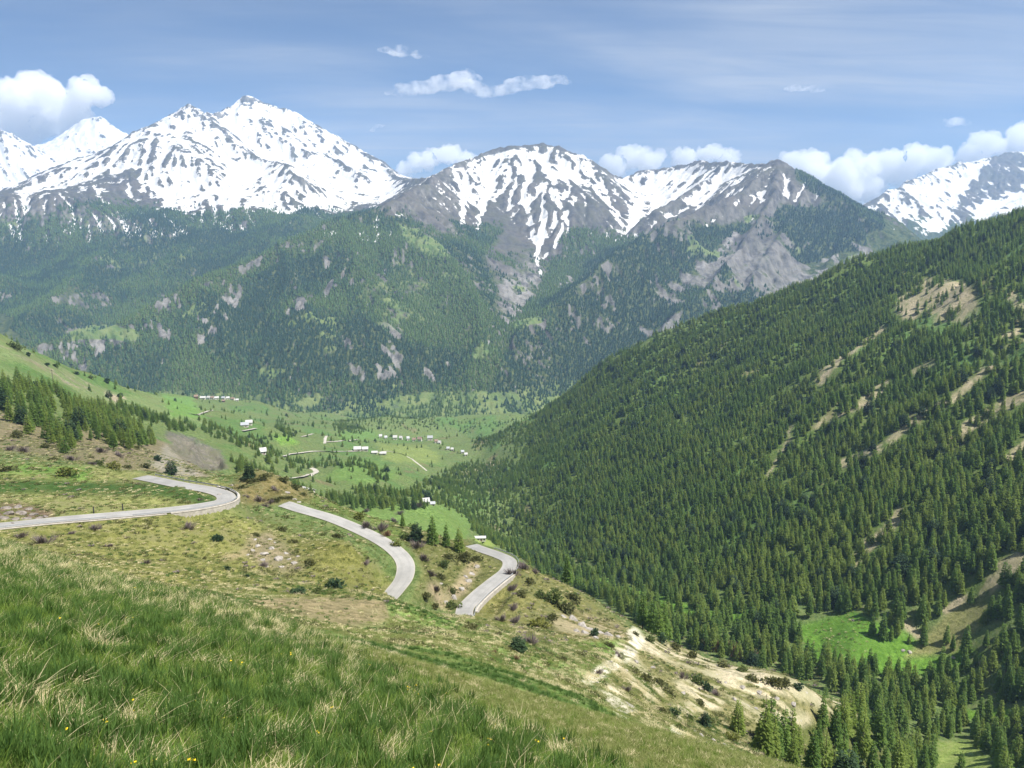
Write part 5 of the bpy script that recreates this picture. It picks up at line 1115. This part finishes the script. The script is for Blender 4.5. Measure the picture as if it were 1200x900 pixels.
# the air between here and the peaks
zlo = min(float(NS.Z.min()), float(FS.Z.min()))-1; zhi = float(FS.Z.max())+15
def box_mesh(name, a, b):
    V = [(x, y, z) for z in (a[2], b[2]) for y in (a[1], b[1]) for x in (a[0], b[0])]
    return np_mesh(name, V, [(0, 2, 3, 1), (4, 5, 7, 6), (0, 1, 5, 4), (2, 6, 7, 3), (0, 4, 6, 2), (1, 3, 7, 5)], False)
def volume(name, dens, col, an):
    m = bpy.data.materials.new(name); m.use_nodes = True; t = m.node_tree; t.nodes.remove(t.nodes['Principled BSDF'])
    v = t.nodes.new('ShaderNodeVolumePrincipled'); v.inputs['Density'].default_value = dens; v.inputs['Color'].default_value = (*col, 1); v.inputs['Anisotropy'].default_value = an
    t.links.new(v.outputs[0], t.nodes['Material Output'].inputs['Volume']); return m
hz = link('haze', box_mesh('haze', (-9600, -60, zlo), (9600, 9350, zhi)), volume('air', HAZE, (.43, .65, 1.0), .2), kind='stuff', label='thin bluish air veiling the far mountains', category='haze')
# ------------------------------------------------------------------ heaped clouds beyond the peaks
cmat = volume('cloud_vapour', .0065, (1, 1, 1), 0); cthin = volume('thin_cloud_vapour', .0036, (1, 1, 1), .2)
_t = cthin.node_tree; _v = [x for x in _t.nodes if x.type == 'PRINCIPLED_VOLUME'][0]; _c = _t.nodes.new('ShaderNodeTexCoord'); _n = _t.nodes.new('ShaderNodeTexNoise'); _n.inputs['Scale'].default_value = 1/210.; _n.inputs['Detail'].default_value = 4; _n.inputs['Roughness'].default_value = .65; _r = _t.nodes.new('ShaderNodeMapRange'); _r.inputs[1].default_value = .44; _r.inputs[2].default_value = .66; _r.inputs[3].default_value = 0; _r.inputs[4].default_value = .0075
_t.links.new(_c.outputs['Object'], _n.inputs['Vector']); _t.links.new(_n.outputs['Fac'], _r.inputs[0]); _t.links.new(_r.outputs[0], _v.inputs['Density'])
ctex = bpy.data.textures.new('billow', 'CLOUDS'); ctex.noise_scale = 330; ctex.noise_depth = 4
ctex2 = bpy.data.textures.new('fray', 'CLOUDS'); ctex2.noise_scale = 120; ctex2.noise_depth = 4
ctex3 = bpy.data.textures.new('wisp', 'CLOUDS'); ctex3.noise_scale = 50; ctex3.noise_depth = 3
import bmesh
def cloud(blobs, Y, label, mat=cmat, seed=0, puff=.9, flatn=1., n=7):
    r = random.Random(seed); bm = bmesh.new(); blobs = [(a_, b_, c_*(1.22 if mat is cmat else 1.5)) for a_, b_, c_ in blobs]
    for bx, by, br in blobs:
        for k in range(n):
            a = r.uniform(0, 6.28); q = br*(.8 if mat is cmat else 1.2)*r.uniform(0, 1); rad = br*r.uniform(.30, .68)
            u, e = ray(bx+math.cos(a)*q, by-abs(math.sin(a))*q*.6+br*.1); yy = Y+r.uniform(-.6, .6)*br/F*Y
            g = bmesh.ops.create_icosphere(bm, subdivisions=2, radius=rad/F*Y); bmesh.ops.scale(bm, verts=g['verts'], vec=(1/flatn**.5, 1, flatn)); bmesh.ops.translate(bm, verts=g['verts'], vec=(float(u)*yy, yy, float(e)*yy))
    me = bpy.data.meshes.new('cloud'); bm.to_mesh(me); bm.free(); me.materials.append(mat)
    o = link('cloud', me, None, label=label, category='cloud')
    m = o.modifiers.new('merge', 'REMESH'); m.mode = 'VOXEL'; m.voxel_size = max(17, max(b[2] for b in blobs)/F*Y/18)
    for tx_, st in ((ctex, puff*240), (ctex2, puff*150), (ctex3, puff*70)):
        d = o.modifiers.new('billow', 'DISPLACE'); d.texture = tx_; d.texture_coords = 'GLOBAL'; d.strength = st; d.mid_level = .5
    return o
cloud([(15,128,30),(45,118,30),(75,130,24),(100,115,20),(118,116,12),(60,150,22),(20,152,26),(-25,135,30),(40,108,14)], 10500, 'big heaped white cloud standing over the snowy peaks', seed=1)
cloud([(478,197,12),(500,188,15),(525,181,16),(545,186,14),(470,202,10),(565,195,12)], 10800, 'white cloud peeping over the saddle beside the massif', seed=2)
cloud([(720,194,13),(745,186,15),(762,190,13)], 11000, 'rounded cloud behind the streaked summit', seed=3)
cloud([(800,186,14),(830,180,13),(850,184,12),(862,190,8)], 11200, 'low white cloud above the snowfield next to the dark pyramid', seed=4)
cloud([(930,192,16),(955,200,22),(985,205,24),(1010,195,20),(1030,188,18),(1050,200,24),(1080,192,20),(1105,186,18),(1000,220,22),(1140,182,18),(1170,172,20),(1200,163,22),(1235,160,26),(1020,222,20)], 11600, 'long bank of heaped clouds behind the dark pyramid peak', seed=5)
cloud([(925,106,4),(938,104,6),(953,105,5),(962,106,3)], 12000, 'small isolated white cloud high over the dark pyramid', cthin, 6, .3, .55, 9)
cloud([(1112,145,5),(1122,143,6),(1130,145,4)], 12000, 'tiny puff of cloud above the long cloud bank', cthin, 7, .3, .55, 9)
cloud([(465,110,6),(478,107,8),(490,105,9),(502,104,9),(514,103,10),(526,101,11),(537,97,11),(541,88,7),(548,102,9),(560,107,9),(572,109,8),(585,109,8),(598,106,8),(610,102,9),(622,99,9),(634,97,9),(646,96,8),(658,96,6)], 12000, 'long wispy cloud in the middle of the sky', cthin, 8, .35, .5, 12)
cloud([(455,60,6),(470,63,8),(488,65,6)], 12000, 'faint thin wisp above the long wispy cloud', cthin, 9, .35, .4, 9)
cloud([(437,153,3),(445,149,4)], 12000, 'faint tiny wisp near the end of the massif', cthin, 10, .3, .45, 8)
